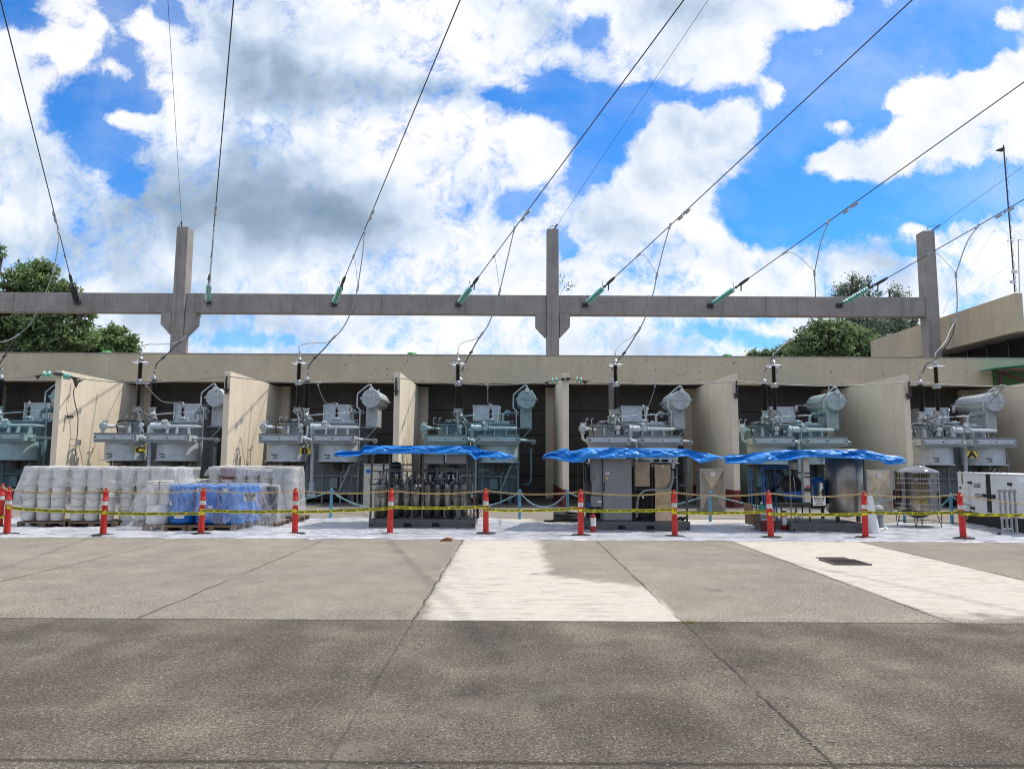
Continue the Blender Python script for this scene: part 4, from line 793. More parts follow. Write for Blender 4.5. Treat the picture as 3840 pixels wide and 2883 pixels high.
# ground wires
VG = ray(799, 2758); VG = VG / VG.y
for (px, py, lab) in ((682, 856, 'thin ground wire rising from the left column top'), (2073, 866, 'thin ground wire rising from the middle column top'), (3490, 868, 'thin ground wire rising right from the right column top')):
    a = P(px, py, gY + .3); w = thing('ground_wire', a, lab, 'wire', 'thin wires from the column tops'); m_ = MB(); m_.tube([a + Vector((0, 0, -.15)), a - VG * 1, a - VG * 34.5], .009, 6); m_.build('wire', MT['cable'], w)
    m_ = MB(); m_.cyl(a, a - VG * .5, .03, n=8); m_.tube([a + Vector((0, 0, -.1)), a + Vector((-.15, 0, .12)), a + Vector((-.05, 0, .25)), a - VG * .4], .014, 6, k=4); m_.build('clamp', MT['darksteel'], w)
# bus conductor along the partition fronts
by = 25.85
sup = {1: (216, 1411), 2: (850, 1411), 3: (1486, 1417), 4: (2120, 1423), 5: (2762, 1429), 6: (3409, 1431), 7: (4040, 1436)}
for k in range(0, 7):
    a = P(*(sup[k] if k else (-420, 1405)), by); b = P(*sup[k + 1], by)
    if k in (0,): b = P(125, 1411, by)
    if k == 1: a = P(300, 1419, by)
    if k == 3: b = P(2040, 1431, by)
    if k == 4: a = P(2212, 1428, by)
    low = {0: 1418, 1: 1436, 2: 1436, 3: 1444, 4: 1441, 5: 1448, 6: 1449}[k]
    lx_ = {1: 520, 2: 1150, 3: 1830, 4: 2480, 5: 3100, 6: 3730}.get(k, 0); lw = P(lx_, low, by)
    w = thing('bus_conductor', a, ['bus conductor at the far left, ending at two green discs', 'sagging bus conductor across the bay with the C plate', 'sagging bus conductor across the bay with the B plate', 'bus conductor across the bay above the first tarp', 'bus conductor across the bay above the second tarp', 'bus conductor across the bay above the third tarp', 'bus conductor across the bay with the A plate'][k], 'conductor', 'bus conductors along the partition fronts')
    pts = [a.lerp(lw, i / 6) - Vector((0, 0, .035 * math.sin(math.pi * i / 6))) for i in range(6)] + [lw.lerp(b, i / 6) - Vector((0, 0, .035 * math.sin(math.pi * i / 6))) for i in range(7)]
    m_ = MB(); m_.tube(pts, .016, 8); m_.build('wire', MT['cablel'], w)
    tx = {0: None, 1: (549, 1438), 2: (1193, 1435), 3: (1829, 1443), 4: (2456, 1439), 5: (3108, 1446), 6: (3759, 1446)}[k]
    if tx:
        c = P(*tx, by); lbv = Vector((OX[k] + 2.39, oy + 1.85, 3.86)); m_ = MB()
        for i in range(5): m_.torus(c + Vector(((i - 2) * .045, 0, 0)), (1, 0, 0), .03, .011, 12, 6)
        m_.bar(c, c + Vector((0, .02, -.12)), .05); m_.build('clamp', MT['steel'], w)
        vias = {1: [(600, 1500), (640, 1510)], 2: [(1205, 1480), (1225, 1512)], 3: [(1829, 1480), (1830, 1510)], 4: [(2448, 1480), (2430, 1525), (2415, 1528)], 5: [(3090, 1490), (3050, 1525), (3010, 1521)], 6: [(3730, 1490), (3680, 1528), (3620, 1525)]}[k]
        ys = [by + (lbv.y - by) * (i + 1) / 3.2 for i in range(len(vias))]
        m_ = MB(); m_.tube(smooth([c + Vector((0, 0, -.1))] + [P(a_, b_, y) for (a_, b_), y in zip(vias, ys)] + [lbv], 6), .016, 8); m_.build('lead', MT['cablel'], w)
# post insulators on partitions 2,3,5,6
for k, lab in ((2, 'black post insulator at the top of the second partition'), (3, 'black post insulator at the top of the third partition'), (5, 'black post insulator on the partition right of the second tarp'), (6, 'black post insulator on the streaked partition behind the water tank')):
    c = P(sup[k][0], sup[k][1], by); s_ = thing('post_insulator', c, lab, 'insulator', 'post insulators on the partitions'); off = Vector((.0, 0, 0))
    m_ = MB(); m_.lathe(sheds(4, -.42, -.10, .035, .07), c, n=14); m_.build('porcelain', MT['blackins'], s_)
    m_ = MB(); m_.lathe([(.03, -.10), (.04, -.07), (.02, 0), (.03, .02)], c, n=10); m_.box(c.x - .07, c.x + .07, c.y - .05, c.y + .15, c.z - .50, c.z - .43); m_.box(c.x - .04, c.x + .03, c.y, c.y + .15, c.z - .62, c.z - .5); m_.build('bracket', MT['darksteel'], s_)
# glass strain insulators at partitions 1 and 4
for pts, lab in ((((168, 1404), (186, 1404), (125, 1411), (210, 1401)), 'pair of green glass discs left of the second partition top'), (((247, 1411), (260, 1413), (300, 1419), (225, 1403)), 'pair of green glass discs on the sunlit face of the second partition'), (((2072, 1428), (2086, 1427), (2040, 1434), (2112, 1421)), 'pair of glass discs left of the narrow partition'), (((2164, 1424), (2179, 1427), (2212, 1430), (2132, 1420)), 'pair of glass discs right of the narrow partition')):
    y = by; a, b = P(*pts[2], y), P(*pts[3], y); d = (b - a).normalized(); s_ = thing('strain_insulator', b, lab, 'insulator', 'glass strain insulators on the partitions')
    m_ = MB()
    for q in pts[:2]:
        c = P(*q, y); m_ = MB(); m_.lathe([(.03, -.03), (.12, 0), (.13, .02), (.09, .04), (.03, .05)], c, d, n=18); m_.build('disc', MT['glass'], s_)
    m_ = MB(); m_.cyl(a, b, .014, n=8); c = P(*pts[0], y) - d * .10
    m_.prism([a, a + (c - a) * .9 + Vector((0, 0, .02)), a + (c - a) * .45 + Vector((0, 0, -.14)), a + (c - a) * .3 + Vector((0, 0, -.05))], (0, .04, 0)); m_.box(b.x - .08, b.x + .05, b.y - .02, b.y + .15, b.z - .04, b.z + .04); m_.build('clamp', MT['darksteel'], s_)
# lead down the sunlit face of partition one, its bracket and conduit
x1 = PX[1] + .11
def W1(px, py): d = ray(px, py); return CAM + d * (x1 + .0 - 0) / d.x if False else CAM + d * ((x1 + .22) / d.x)
s_ = thing('wall_cable', W1(290, 1440), 'cable hanging down the sunlit face of the second partition', 'cable'); m_ = MB(); m_.tube(smooth([P(300, 1422, 25.9), W1(288, 1440), W1(276, 1468), W1(281, 1510), W1(292, 1560), W1(290, 1620), W1(285, 1680), W1(277, 1745), W1(270, 1850)], 6), .018, 8); m_.build('wire', MT['cable'], s_)
m_ = MB(); q = W1(288, 1440); m_.prism([q + Vector((-.15, 0, .14)), q + Vector((.25, 0, .16)), q + Vector((.04, 0, .05)), q + Vector((-.02, 0, -.12)), q + Vector((-.07, 0, -.1))], (0, .04, 0)); m_.build('clamp', MT['darksteel'], s_)
s_ = thing('wall_bracket', (x1 + .03, 27, 2.2), 'steel bracket with a small box on the sunlit face of the second partition', 'bracket')
a = W1(285, 1659); m_ = MB(); a0 = Vector((x1, a.y, a.z)); m_.bar(a0 + Vector((0, 0, .12)), a + Vector((.0, 0, .12)), .025); m_.bar(a0 + Vector((0, 0, -.12)), a + Vector((0, 0, -.12)), .025); m_.box(a.x, a.x + .16, a.y - .05, a.y + .05, a.z - .1, a.z + .1); m_.build('box', MT['steel'], s_)
a = W1(268, 1562); a0 = Vector((x1, a.y, a.z)); s_ = thing('side_insulator', a0, 'small black insulator sticking out of the sunlit second partition', 'insulator'); m_ = MB(); m_.lathe(sheds(3, .08, .30, .025, .05), a0, (1, 0, 0), n=12); m_.build('porcelain', MT['blackins'], s_)
m_ = MB(); m_.box(a0.x + .001, a0.x + .08, a0.y - .05, a0.y + .05, a0.z - .06, a0.z + .06); m_.build('bracket', MT['steel'], s_)
def WF(xw, px, py): d = ray(px, py); return CAM + d * (xw / d.x)
for (k, px, py, lab) in ((1, 335, 1690, 'small pipe bend on the sunlit face of the second partition'), (2, 936, 1680, 'small pipe bend on the sunlit face of the third partition'), (3, 1535, 1668, 'small pipe bend on the wall above the first tarp')):
    a = WF(PX[k] + .12, px, py); s_ = thing('wall_pipe', a, lab, 'pipe', 'pipe bends on the partition walls'); m_ = MB(); m_.tube([a + Vector((.02, .15, -.1)), a + Vector((.06, .15, .1)), a + Vector((.10, -.12, .1)), a + Vector((.10, -.15, -.25)), a + Vector((.10, -.15, -.9))], .014, 6); m_.build('pipe', MT['steel'], s_)
# ================================================================ YARD
# bollards
BX = [((-2, 1975), 'traffic post at the left edge, behind its neighbour'), ((25, 2006), 'leftmost full orange-red traffic post'), ((385.6, 2009), 'orange-red traffic post in front of the white pails'), ((753, 2004), 'orange-red traffic post in front of the blue drums'), ((1105.7, 2004), 'orange-red traffic post right of the wrapped pails'), ((1461.5, 2006), 'orange-red traffic post in front of the open-frame skid'), ((1822, 2003), 'orange-red traffic post between the first and second skids'), ((2177.7, 2011), 'orange-red traffic post beside the fire extinguisher'), ((2530.4, 2014), 'orange-red traffic post at the right end of the cabinet skid'), ((2891.7, 2018), 'orange-red traffic post before the carton boxes'), ((3245.8, 2020), 'orange-red traffic post before the white roll'), ((3613.5, 2022), 'orange-red traffic post before the generator')]
def bollard(c, lab):
    b = thing('traffic_post', c, lab, 'bollard', 'orange-red traffic posts linked by yellow chain')
    m_ = MB(); m_.lathe([(.235, 0), (.235, .025), (.21, .04), (.09, .05)], c, n=8, sm=False); m_.build('base', MT['blk'], b)
    m_ = MB(); m_.lathe([(.066, .045), (.058, .74), (.070, .75), (.070, .765), (.055, .775), (.056, .90), (.062, .91), (.062, .93), (.035, .95), (.022, .955), (.022, .975), (.034, .985), (.034, 1.0), (.02, 1.015), (.003, 1.02)], c, n=20); m_.build('tube', MT['bred'], b)
    m_ = MB(); m_.lathe([(.0612, .64), (.0600, .735)], c, n=20, caps=False); m_.build('reflective_band', MT['reflect'], b)
    return b
bp = [G(*a) for a, _ in BX]
b0_ = bollard(bp[0], BX[0][1]); BO = [b0_]
for c, (_, lab) in zip(bp[1:], BX[1:]):
    q = copy_tree(b0_, c - bp[0]); q['label'] = lab; q.rotation_euler = (random.uniform(-.03, .03), random.uniform(-.022, .022), random.uniform(0, 1)); BO.append(q)
BO[-1].rotation_euler = (0, -.045, .4)
def chain(name, pts, r, lk, mt, parent):
    ps = [Vector(p) for p in pts]; L_ = [0.]
    for a, b in zip(ps, ps[1:]): L_.append(L_[-1] + (b - a).length)
    n = int(L_[-1] / lk); m_ = MB(); i = 0
    for q in range(n):
        s = (q + .5) * L_[-1] / n
        while L_[i + 1] < s: i += 1
        f_ = (s - L_[i]) / (L_[i+1] - L_[i]); p = ps[i].lerp(ps[i+1], f_); d = (ps[i+1] - ps[i]).normalized(); x, y = frame(d)
        ax = x if q % 2 else y; ax = ax * .8 + (y if q % 2 else x) * .6
        m_.torus(p, ax, lk * .36, r, 8, 4, stretch=d * lk * .26)
    return m_.build(name, mt, parent)
segs = []
for k in range(12):
    a = bp[k] + Vector((0, 0, .965)); b = (bp[k + 1] + Vector((0, 0, .965))) if k < 11 else P(3990, 1893, 15.6)
    if k == 0: b = bp[1] + Vector((0, 0, .965))
    if k == 11: a = bp[11] + Vector((-.04, 0, .96))
    sag = .035 if k else .0
    pts = [a.lerp(b, i / 12) - Vector((0, 0, 4 * (sag + .035) * (i / 12) * (1 - i / 12))) for i in range(13)]
    cl = ['yellow chain span at the far left edge', 'yellow chain span hanging in front of the left pails', 'yellow chain span between the pails and the blue drums', 'yellow chain span carrying the left danger sign', 'yellow chain span over the bare plastic sheet left of the open-frame skid', 'yellow chain span across the open-frame skid', 'yellow chain span in the gap before the hose coil', 'yellow chain span across the grey cabinet', 'yellow chain span between the second and third skids', 'yellow chain span carrying the right danger sign', 'yellow chain span across the polished water tank', 'yellow chain span across the generator'][k]
    c = thing('yellow_chain', a, cl, 'chain', 'yellow chain spans between the posts'); chain('links', pts, .007, .052, MT['chy'], c)
# caution tape
TP = [(-80, 1934, 40, 1937, 11, 'yellow caution tape at the left edge, lower piece'), (25, 1902, 397, 1917, 11, 'yellow caution tape across the white pails'), (383, 1923, 768, 1924, 11, 'yellow caution tape across the blue drums, lower left piece'), (752, 1912, 1112, 1915, 11, 'yellow caution tape across the wrapped pails and left danger sign'), (1106, 1920, 1468, 1905, 11, 'yellow caution tape left of the open-frame skid, rising right'), (1455, 1901, 1825, 1900, 11, 'yellow caution tape across the open-frame skid'), (1815, 1910, 2185, 1904, 11, 'yellow caution tape across the hose coil gap'), (2170, 1914, 2535, 1910, 11, 'yellow caution tape across the cabinet skid'), (2520, 1921, 2895, 1916, 11, 'yellow caution tape left of the carton boxes'), (2882, 1926, 3252, 1926, 11, 'yellow caution tape across the third skid'), (3232, 1919, 3612, 1919, 11, 'yellow caution tape across the water tank'), (3598, 1926, 3960, 1930, 11, 'yellow caution tape across the generator')]
for i, (xa, ya, xb, yb, h, lab) in enumerate(TP):
    yd = bp[min(i, 11)].y - .085 - (.012 if i % 2 else 0); a, b = P(xa, ya, yd), P(xb, yb, yd)
    if i == 11: b = P(xb, yb, yd - .2)
    t_ = thing('caution_tape', a, lab, 'tape', 'caution tape pieces tied between the posts'); n = 30
    def fn(u, v):
        p = a.lerp(b, u); s = -(.008, .035, .018, .03, .012, .022, .04, .015, .03, .02, .034, .02)[i] * 4 * u * (1 - u) + .004 * math.sin(u * 23 + i); return p + Vector((0, .006 * math.sin(u * 17 + i * 2) * (v - .5) * 2, (v - .5) * .064 + s))
    m_ = MB(); m_.grid(fn, n, 3); me = m_.build('strip', MT['tape'], t_)
    Ln = (b - a).length; k = int(Ln / .283); an = math.atan2(b.z - a.z, b.x - a.x); rz = math.atan2(b.y - a.y, b.x - a.x)
    for q in range(k + 1):
        u = (q + .5 + .3 * math.sin(i)) * .283 / Ln
        if u > .985 or u < .01: continue
        p = fn(u, .5) + Vector((0, -.0055, 0)); sl = (fn(min(1, u + .02), .5) - fn(max(0, u - .02), .5)); sl = math.atan2(sl.z, sl.x)
        text('CAUTION', .057, p, MT['ink'], t_, rot=(R(90), -sl, 0), bold=.0018, sx=.98)
# fix rotation: a text lying in XZ turned about Y
# blue posts and chains
BP = [((1240, 1944), 'pale blue post left of the open-frame skid'), ((1948.5, 1946), 'pale blue post right of the open-frame skid'), ((2128, 1945), 'pale blue post behind the hose coil'), ((2663.6, 1955), 'pale blue post right of the cabinet skid'), ((3393, 1963), 'blue post half hidden behind the polished tank'), ((3571, 1965), 'pale blue post between the polished tank and the generator'), ((640, 1935), 'blue post hidden behind the blue drums'), ((60, 1930), 'blue post behind the leftmost pails')]
def bpost(c, lab):
    b = thing('blue_post', c, lab, 'post', 'pale blue chain posts'); m_ = MB(); m_.lathe([(.042, 0), (.040, .78), (.044, .785), (.040, .81), (.02, .825)], c, n=16); m_.build('post', MT['bluep'], b)
    m_ = MB(); m_.torus(c + Vector((.05, 0, .75)), (0, 1, 0), .02, .005, 12, 5); m_.torus(c + Vector((-.05, 0, .75)), (0, 1, 0), .02, .005, 12, 5); m_.build('eye', MT['steel'], b); return b
bq = [G(*a) for a, _ in BP]; B1 = bpost(bq[0], BP[0][1])
for c, (_, lab) in zip(bq[1:6], BP[1:6]): q = copy_tree(B1, c - bq[0]); q['label'] = lab
for k, (a, b, sg, lab) in enumerate([(bq[6] , bq[0], .40, 'blue chain hanging left of the first blue post'), (bq[0], bq[0] + Vector((2.6, 0, 0)), .45, 'blue chain sagging behind the open-frame skid, left part'), (bq[1] - Vector((2.6, 0, 0)), bq[1], .42, 'blue chain sagging behind the open-frame skid, right part'), (bq[1], bq[2], .42, 'blue chain sagging between the two posts near the hose coil'), (bq[2], bq[3], .42, 'blue chain sagging behind the cabinet skid'), (bq[3], bq[4], .42, 'blue chain sagging behind the third skid'), (bq[4], bq[5], .40, 'blue chain sagging behind the polished tank'), (bq[5], bq[5] + Vector((2.5, 0, 0)), .4, 'blue chain running behind the generator'), (bq[7] - Vector((2.2, 0, 0)), bq[7], .3, 'blue chain at the left edge behind the pails')]):
    a = a + Vector((0, 0, .75)); b = b + Vector((0, 0, .75)); pts = [a.lerp(b, i / 14) - Vector((0, 0, 4 * sg * (i / 14) * (1 - i / 14))) for i in range(15)]
    c = thing('blue_chain', a, lab, 'chain', 'blue chain spans between the blue posts'); chain('links', pts, .008, .06, MT['chb'], c)
# ---------------------------------------------------------------- pails, drums, pallets
def pallet(c, w, d, lab):
    p = thing('wooden_pallet', c, lab, 'pallet', 'wooden pallets'); z = .0
    x0, y0 = c.x - w / 2, c.y
    m_ = MB()
    for i in range(9): yy_ = y0 + i * (d - .09) / 8; m_.box(x0, x0 + w, yy_, yy_ + .09, .122, .144)
    m_.build('deck', MT['wood'], p)
    m_ = MB()
    for i in range(3):
        for j in range(3): xx = x0 + i * (w - .12) / 2; yy_ = y0 + .002 + j * (d - .12) / 2; m_.box(xx, xx + .12, yy_, yy_ + .11, .022, .10)
    m_.build('block', MT['wood'], p)
    m_ = MB()
    for j in range(3): yy_ = y0 + j * (d - .10) / 2; m_.box(x0, x0 + w, yy_, yy_ + .10, .10, .12); m_.box(x0, x0 + w, yy_, yy_ + .10, .0, .022)
    m_.build('board', MT['wood'], p)
    return p
def XP(px, Y, py=1850): return P(px, py, Y).x
PALS = [(167, 17.25, 1.2, 'wooden pallet under the leftmost white pails'), (348, 17.25, 1.2, 'wooden pallet under the second block of white pails'), (532, 17.45, 1.2, 'wooden pallet under pails behind the clear wrap edge'), (690, 18.3, 1.2, 'wooden pallet behind the blue drums on the left'), (624, 16.45, 1.0, 'front pallet under the tin drum and first blue drum'), (795, 16.45, 1.1, 'front pallet under the middle blue drums'), (975, 17.5, .9, 'pallet under the blue and black containers with the red label'), (1045, 18.85, 1.1, 'pallet under the wrapped pails at the right end'), (870, 18.95, 1.2, 'pallet behind the blue drums on the right')]
for px, y, w, lab in PALS: pallet(Vector((XP(px, y), y, .018)), w, 1.0, lab)
bk0 = thing('plastic_pail', (0, 0, 0), '', 'bucket')
m_ = MB(); m_.lathe([(.133, 0), (.138, .01), (.160, .25), (.168, .252), (.168, .272), (.162, .274), (.163, .298)], (0, 0, 0), n=22); bb = m_.build('body', MT['bucket'], bk0)
m_ = MB(); m_.lathe([(.170, .290), (.172, .300), (.170, .314), (.150, .315), (.148, .308)], (0, 0, 0), n=22); m_.build('lid', MT['lid'], bk0)
m_ = MB(); pts = [Vector((.172 * math.cos(a), -.172 * abs(math.sin(a)) - .002, .262 - .10 * abs(math.sin(a)))) for a in [math.pi * i / 10 for i in range(11)]]; m_.tube(pts, .004, 5); m_.build('handle', MT['steel'], bk0)
bk1 = thing('plastic_pail', (0, 0, 0), '', 'bucket'); c_ = bb.copy(); S.collection.objects.link(c_); c_.parent = bk1; WL[c_] = Vector()
for ch in bk0.children:
    if ch.name.startswith('lid'): c_ = ch.copy(); S.collection.objects.link(c_); c_.parent = bk1; WL[c_] = Vector()
ORD = ['bottom', 'second from bottom', 'third from bottom', 'top']
ordn = ['first', 'second', 'third', 'fourth', 'fifth', 'sixth', 'seventh', 'eighth', 'ninth', 'tenth', 'eleventh', 'twelfth']
def pail(x, y, z, lab, grp, src, redd=False, rz=None, sc=1.):
    o = copy_tree(src, (x, y, z)); o['label'] = lab; o['group'] = grp; o.scale = (sc, sc, 1)
    o.rotation_euler = (0, 0, random.uniform(-.9, .9) if rz is None else rz)
    if redd:
        for ch in o.children:
            if ch.name.startswith('body'): ch.material_slots[0].link = 'OBJECT'; ch.material_slots[0].material = MT['redpail']
    return o
colsA = [(114, 17.45), (168, 17.45), (223, 17.45), (295, 17.45), (351, 17.45), (409, 17.47), (478, 17.65), (534, 17.65), (589, 17.68), (645, 18.5), (695, 18.5)]
for i, (px, y) in enumerate(colsA):
    for row in range(2):
        for h in range(4):
            if row and h < 2 and i not in (0,): continue
            x = XP(px, y) + random.uniform(-.012, .012) + (.02 if row else 0); yy_ = y + row * .36 + random.uniform(-.012, .012)
            lab = (f'white pail, {ORD[h]} of the {ordn[i]} stack in the long left row' if not row else f'white pail in the back row behind the {ordn[i]} left stack, {ORD[h]}')
            pail(x, yy_, .162 + h * .3155, lab, 'white pails stacked on the left pallets', bk0 if not row else bk1)
colsB = [(757, 19.15), (803, 19.15), (853, 19.15), (903, 19.15), (948, 19.15), (994, 19.15), (1041, 19.05), (1082, 19.05)]
hs = [3, 4, 4, 4, 4, 4, 4, 4]
for i, (px, y) in enumerate(colsB):
    for row in range(2):
        for h in range(hs[i]):
            if row and (h < hs[i] - 1 and i != 7): continue
            x = XP(px, y) + random.uniform(-.012, .012); yy_ = y + row * .36
            red = (i == 2 and h == 3 and row == 0)
            lab = ('dark red pail on top of a wrapped stack behind the blue drums' if red else f'white pail, {ORD[h]} in the {ordn[i]} stack of the block behind the blue drums' if not row else f'white pail at the back of the {ordn[i]} stack behind the blue drums, {ORD[h]}')
            pail(x, yy_, .162 + h * .3155 - (.05 if i in (4, 5) and h == 3 else 0), lab, 'pails stacked behind the blue drums' if not red else 'pails stacked behind the blue drums', bk0 if not row else bk1, red)
# drums
dr0 = thing('plastic_drum', (0, 0, 0), '', 'drum', 'blue plastic drums under the clear wrap')
m_ = MB(); m_.lathe([(.26, 0), (.285, .02), (.285, .08), (.275, .10), (.29, .12), (.29, .42), (.282, .44), (.282, .46), (.29, .48), (.29, .76), (.278, .78), (.29, .81), (.285, .86), (.25, .88), (.24, .87)], (0, 0, 0), n=32); m_.build('body', MT['drum'], dr0)
m_ = MB()
for x in (-.12, .12): m_.cyl((x, 0, .87), (x, 0, .895), .035)
m_.build('bung', MT['blk'], dr0)
DR = [(690, 16.85, 'blue drum with a low white label, leftmost under the clear wrap', .0), (786, 16.85, 'blue drum in the middle, behind the traffic post', 0), (876, 16.85, 'blue drum with a small paper near its top, right of the post', 0), (925, 17.45, 'blue drum at the back right under the wrap, beside the danger sign', 0), (740, 17.45, 'blue drum in the back row between the left and middle drums', 0), (835, 17.45, 'blue drum in the back row between the middle and right drums', 0)]
DO = []
for px, y, lab, _ in DR: c = copy_tree(dr0, (XP(px, y), y, .162)); c['label'] = lab; DO.append(c)
def patch(o, ang, z, w, h, mt, r=.2915, name='label', poly=None):
    c = o.location; m_ = MB(); n = 6
    m_.grid(lambda u, v: (c.x + r * math.sin(ang + (u - .5) * w / r), c.y - r * math.cos(ang + (u - .5) * w / r), z + (v - .5) * h), n, 1)
    return m_.build(name, mt, o)
for o in DO: WL[o] = Vector(o.location)
patch(DO[0], .15, .35, .22, .12, MT['paper']); patch(DO[0], -.7, .62, .10, .09, MT['paper']); patch(DO[1], -.65, .93, .09, .09, MT['paper']); patch(DO[2], -.3, .93, .12, .09, MT['paper']); patch(DO[1], .5, .55, .09, .05, MT['paper'])
for o in (dr0,):
    for ch in list(o.children): bpy.data.objects.remove(ch)
    bpy.data.objects.remove(o)
c = thing('steel_drum', (XP(598, 16.8), 16.8, .162), 'ribbed pale tin drum at the left end of the front pallets', 'drum'); m_ = MB(); m_.lathe([(.25, 0)] + [(.25 + .006 * (i % 2), .02 + i * .035) for i in range(11)] + [(.25, .42)], c.location, n=28); m_.build('body', MT['bucket'], c)
for q, dx in ((0, -.13), (1, .17)):
    for h in range(2): pail(c.location.x + dx, 16.78, .162 + .425 + h * .19 * 1.2, f'white pail on the tin drum, {("left" if q == 0 else "right")} {("lower" if h == 0 else "upper")} one', 'pails on the tin drum', bk1, sc=.92)
c = XP(962, 17.6); o = thing('jerry_can', (c, 17.6, .162), 'blue container with a red label right of the danger sign', 'container'); m_ = MB(); m_.box(c - .17, c + .17, 17.5, 17.8, .162, .98); m_.build('body', MT['drum'], o, bevel=.03); m_ = MB(); m_.box(c - .04, c + .16, 17.494, 17.499, .52, .84); m_.build('label', MT['redsticker'], o)
c = XP(1010, 17.65); o = thing('jerry_can', (c, 17.65, .162), 'black container with white print on the pallet right of the danger sign', 'container'); m_ = MB(); m_.box(c - .15, c + .16, 17.55, 17.85, .162, .98); m_.build('body', MT['blk'], o, bevel=.03)
m_ = MB(); m_.torus((c - .07, 17.545, .33), (0, 1, 0), .035, .007, 16, 5); m_.box(c - .01, c + .1, 17.543, 17.548, .335, .35); m_.box(c - .01, c + .08, 17.543, 17.548, .305, .32); m_.build('mark', MT['white'], o)
# plastic covers
def drape(lab, x0, x1, y0, y1, top, cut, mt, wl, wr, wf, wb=.2, seed=0, nx=160, ny=110, stiff=1.6):
    nf = int(ny * .55)
    def fn(u, v):
        x = x0 - wl * 1.15 + (x1 - x0 + (wl + wr) * 1.15) * u
        # finer rows over the steep front
        y = y0 - wf * 1.15 + wf * 1.15 * (v / .55) if v < .55 else y0 + (y1 + wb * 1.15 - y0) * (v - .55) / .45
        f = 1 + .35 * noise.noise((x * 2.3 + seed, y * 2.0, seed)) + .16 * noise.noise((x * 6.5 + seed, y * 5, 4))
        dx = max((x0 - x) / wl, 0, (x - x1) / wr); dy = max((y0 - y) / wf, 0, (y - y1) / wb); d = math.hypot(dx, dy) * f
        tz = top(x, y) if callable(top) else top
        sagn = noise.noise((x * 2.6 + seed, y * 2.6, seed)) * .030 + noise.noise((x * 7 + seed, y * 7, 3)) * .006
        z = tz + sagn - tz * min(1.2, d) ** stiff
        return Vector((x + .03 * noise.noise((x * 3, z * 2, seed)), y + .035 * noise.noise((x * 3.5, z * 2.2, 2 + seed)), max(z, .03 + .015 * noise.noise((x * 4, y * 4, 7)))))
    def keep(vs):
        c = sum(vs, Vector()) / 4; return c.z > (cut(c.x, c.y) if callable(cut) else cut)
    m_ = MB(); m_.grid(fn, nx, ny, True, keep); return tag(m_.build('plastic_cover', mt), lab, 'plastic cover')
xa, xb = XP(86, 17.3), XP(722, 18.4)
drape('clear plastic draped over the top of the long row of white pails', xa, xb, 17.27, 18.3, 1.44, lambda x, y: (.98 + .16 * noise.noise((x * .9, 2, 0)) + .05 * noise.noise((x * 4, 2, 0)) if y < 17.9 else .3) if x > xa + .05 else .42 - .1 * noise.noise((y * 3, 1, 1)), MT['filmw'], .30, .30, .13, seed=1, nx=260, stiff=1.25)
xa2, xb2 = XP(775, 19), XP(1104, 19)
drape('milky plastic wrapped over the pails behind the blue drums', xa2, xb2, 18.9, 19.75, lambda x, y: 1.455 - .25 * max(0, min(1, (XP(800, 19) - x) / .4)), lambda x, y: (1.20 + .1 * noise.noise((x * 2, 0, 0)) if x < XP(1030, 19) else .33), MT['filmw'], .5, .09, .11, seed=5, nx=200, stiff=1.3)
xa3, xb3 = XP(560, 16.6), XP(935, 16.6)
drape('clear plastic thrown over the blue drums, trailing to the ground at both ends', xa3, xb3, 16.56, 17.8, 1.06, lambda x, y: (.32 + .26 * noise.noise((x * 1.3, 5, 0)) + .06 * noise.noise((x * 5, 2, 0)) if XP(640, 16.6) < x < XP(885, 16.6) else .0), MT['film'], .62, .30, .20, seed=9, nx=240, stiff=1.35)
drape('clear plastic over the containers on the small pallet right of the danger sign', XP(950, 17.5), XP(1020, 17.5), 17.52, 17.95, 1.03, .12, MT['film'], .1, .25, .10, seed=13, nx=80, ny=60)
for root in (bk0, bk1):
    for ch in list(root.children): bpy.data.objects.remove(ch)
    bpy.data.objects.remove(root)
# ---------------------------------------------------------------- tarps
def curve(pts, x):
    for (a, b), (c, d) in zip(pts, pts[1:]):
        if a <= x <= c: return b + (d - b) * (x - a) / (c - a)
    return pts[0][1] if x < pts[0][0] else pts[-1][1]
def tarp(lab, tops, bots, Y, depth, seed):
    xa, xb = tops[0][0], tops[-1][0]; nu, nv = 90, 16
    def fn(u, v):
        px = xa + (xb - xa) * u; zt = P(px, curve(tops, px), Y).z; zb_ = P(px, curve(bots, px), Y).z; X = P(px, 1700, Y).x
        n = lambda a, b, c=0: noise.noise((X * a + seed, v * b, c + seed))
        e = min(1, 8 * min(u, 1 - u) + .15)
        if v < .5:      # roof from the back edge forward
            k = v / .5; return Vector((X + n(2, 3) * .03, Y + depth * (1 - k) * e + .0, zt - .02 - .05 * (1 - k) + (n(1.3, 5) * .02) * (1 - k)))
        k = (v - .5) / .5
        h = zt - zb_
        cr = n(1.3, 1.0, 3) * .12 + abs(noise.noise((X * 2.1 + k * 1.6 + seed, k * .8, 7 + seed))) * .26 + abs(noise.noise((X * 4.5 - k * 2.5 + seed, k, 2))) * .10
        return Vector((X, Y - .02 - .11 * math.sin(math.pi * k * .85) + cr * math.sin(math.pi * min(1, k * 1.1)), zt - h * k))
    m_ = MB(); m_.grid(fn, nu, nv, False); o = m_.build('tarpaulin', MT['tarp']); return tag(o, lab, 'tarp', 'blue tarpaulins over the skids')
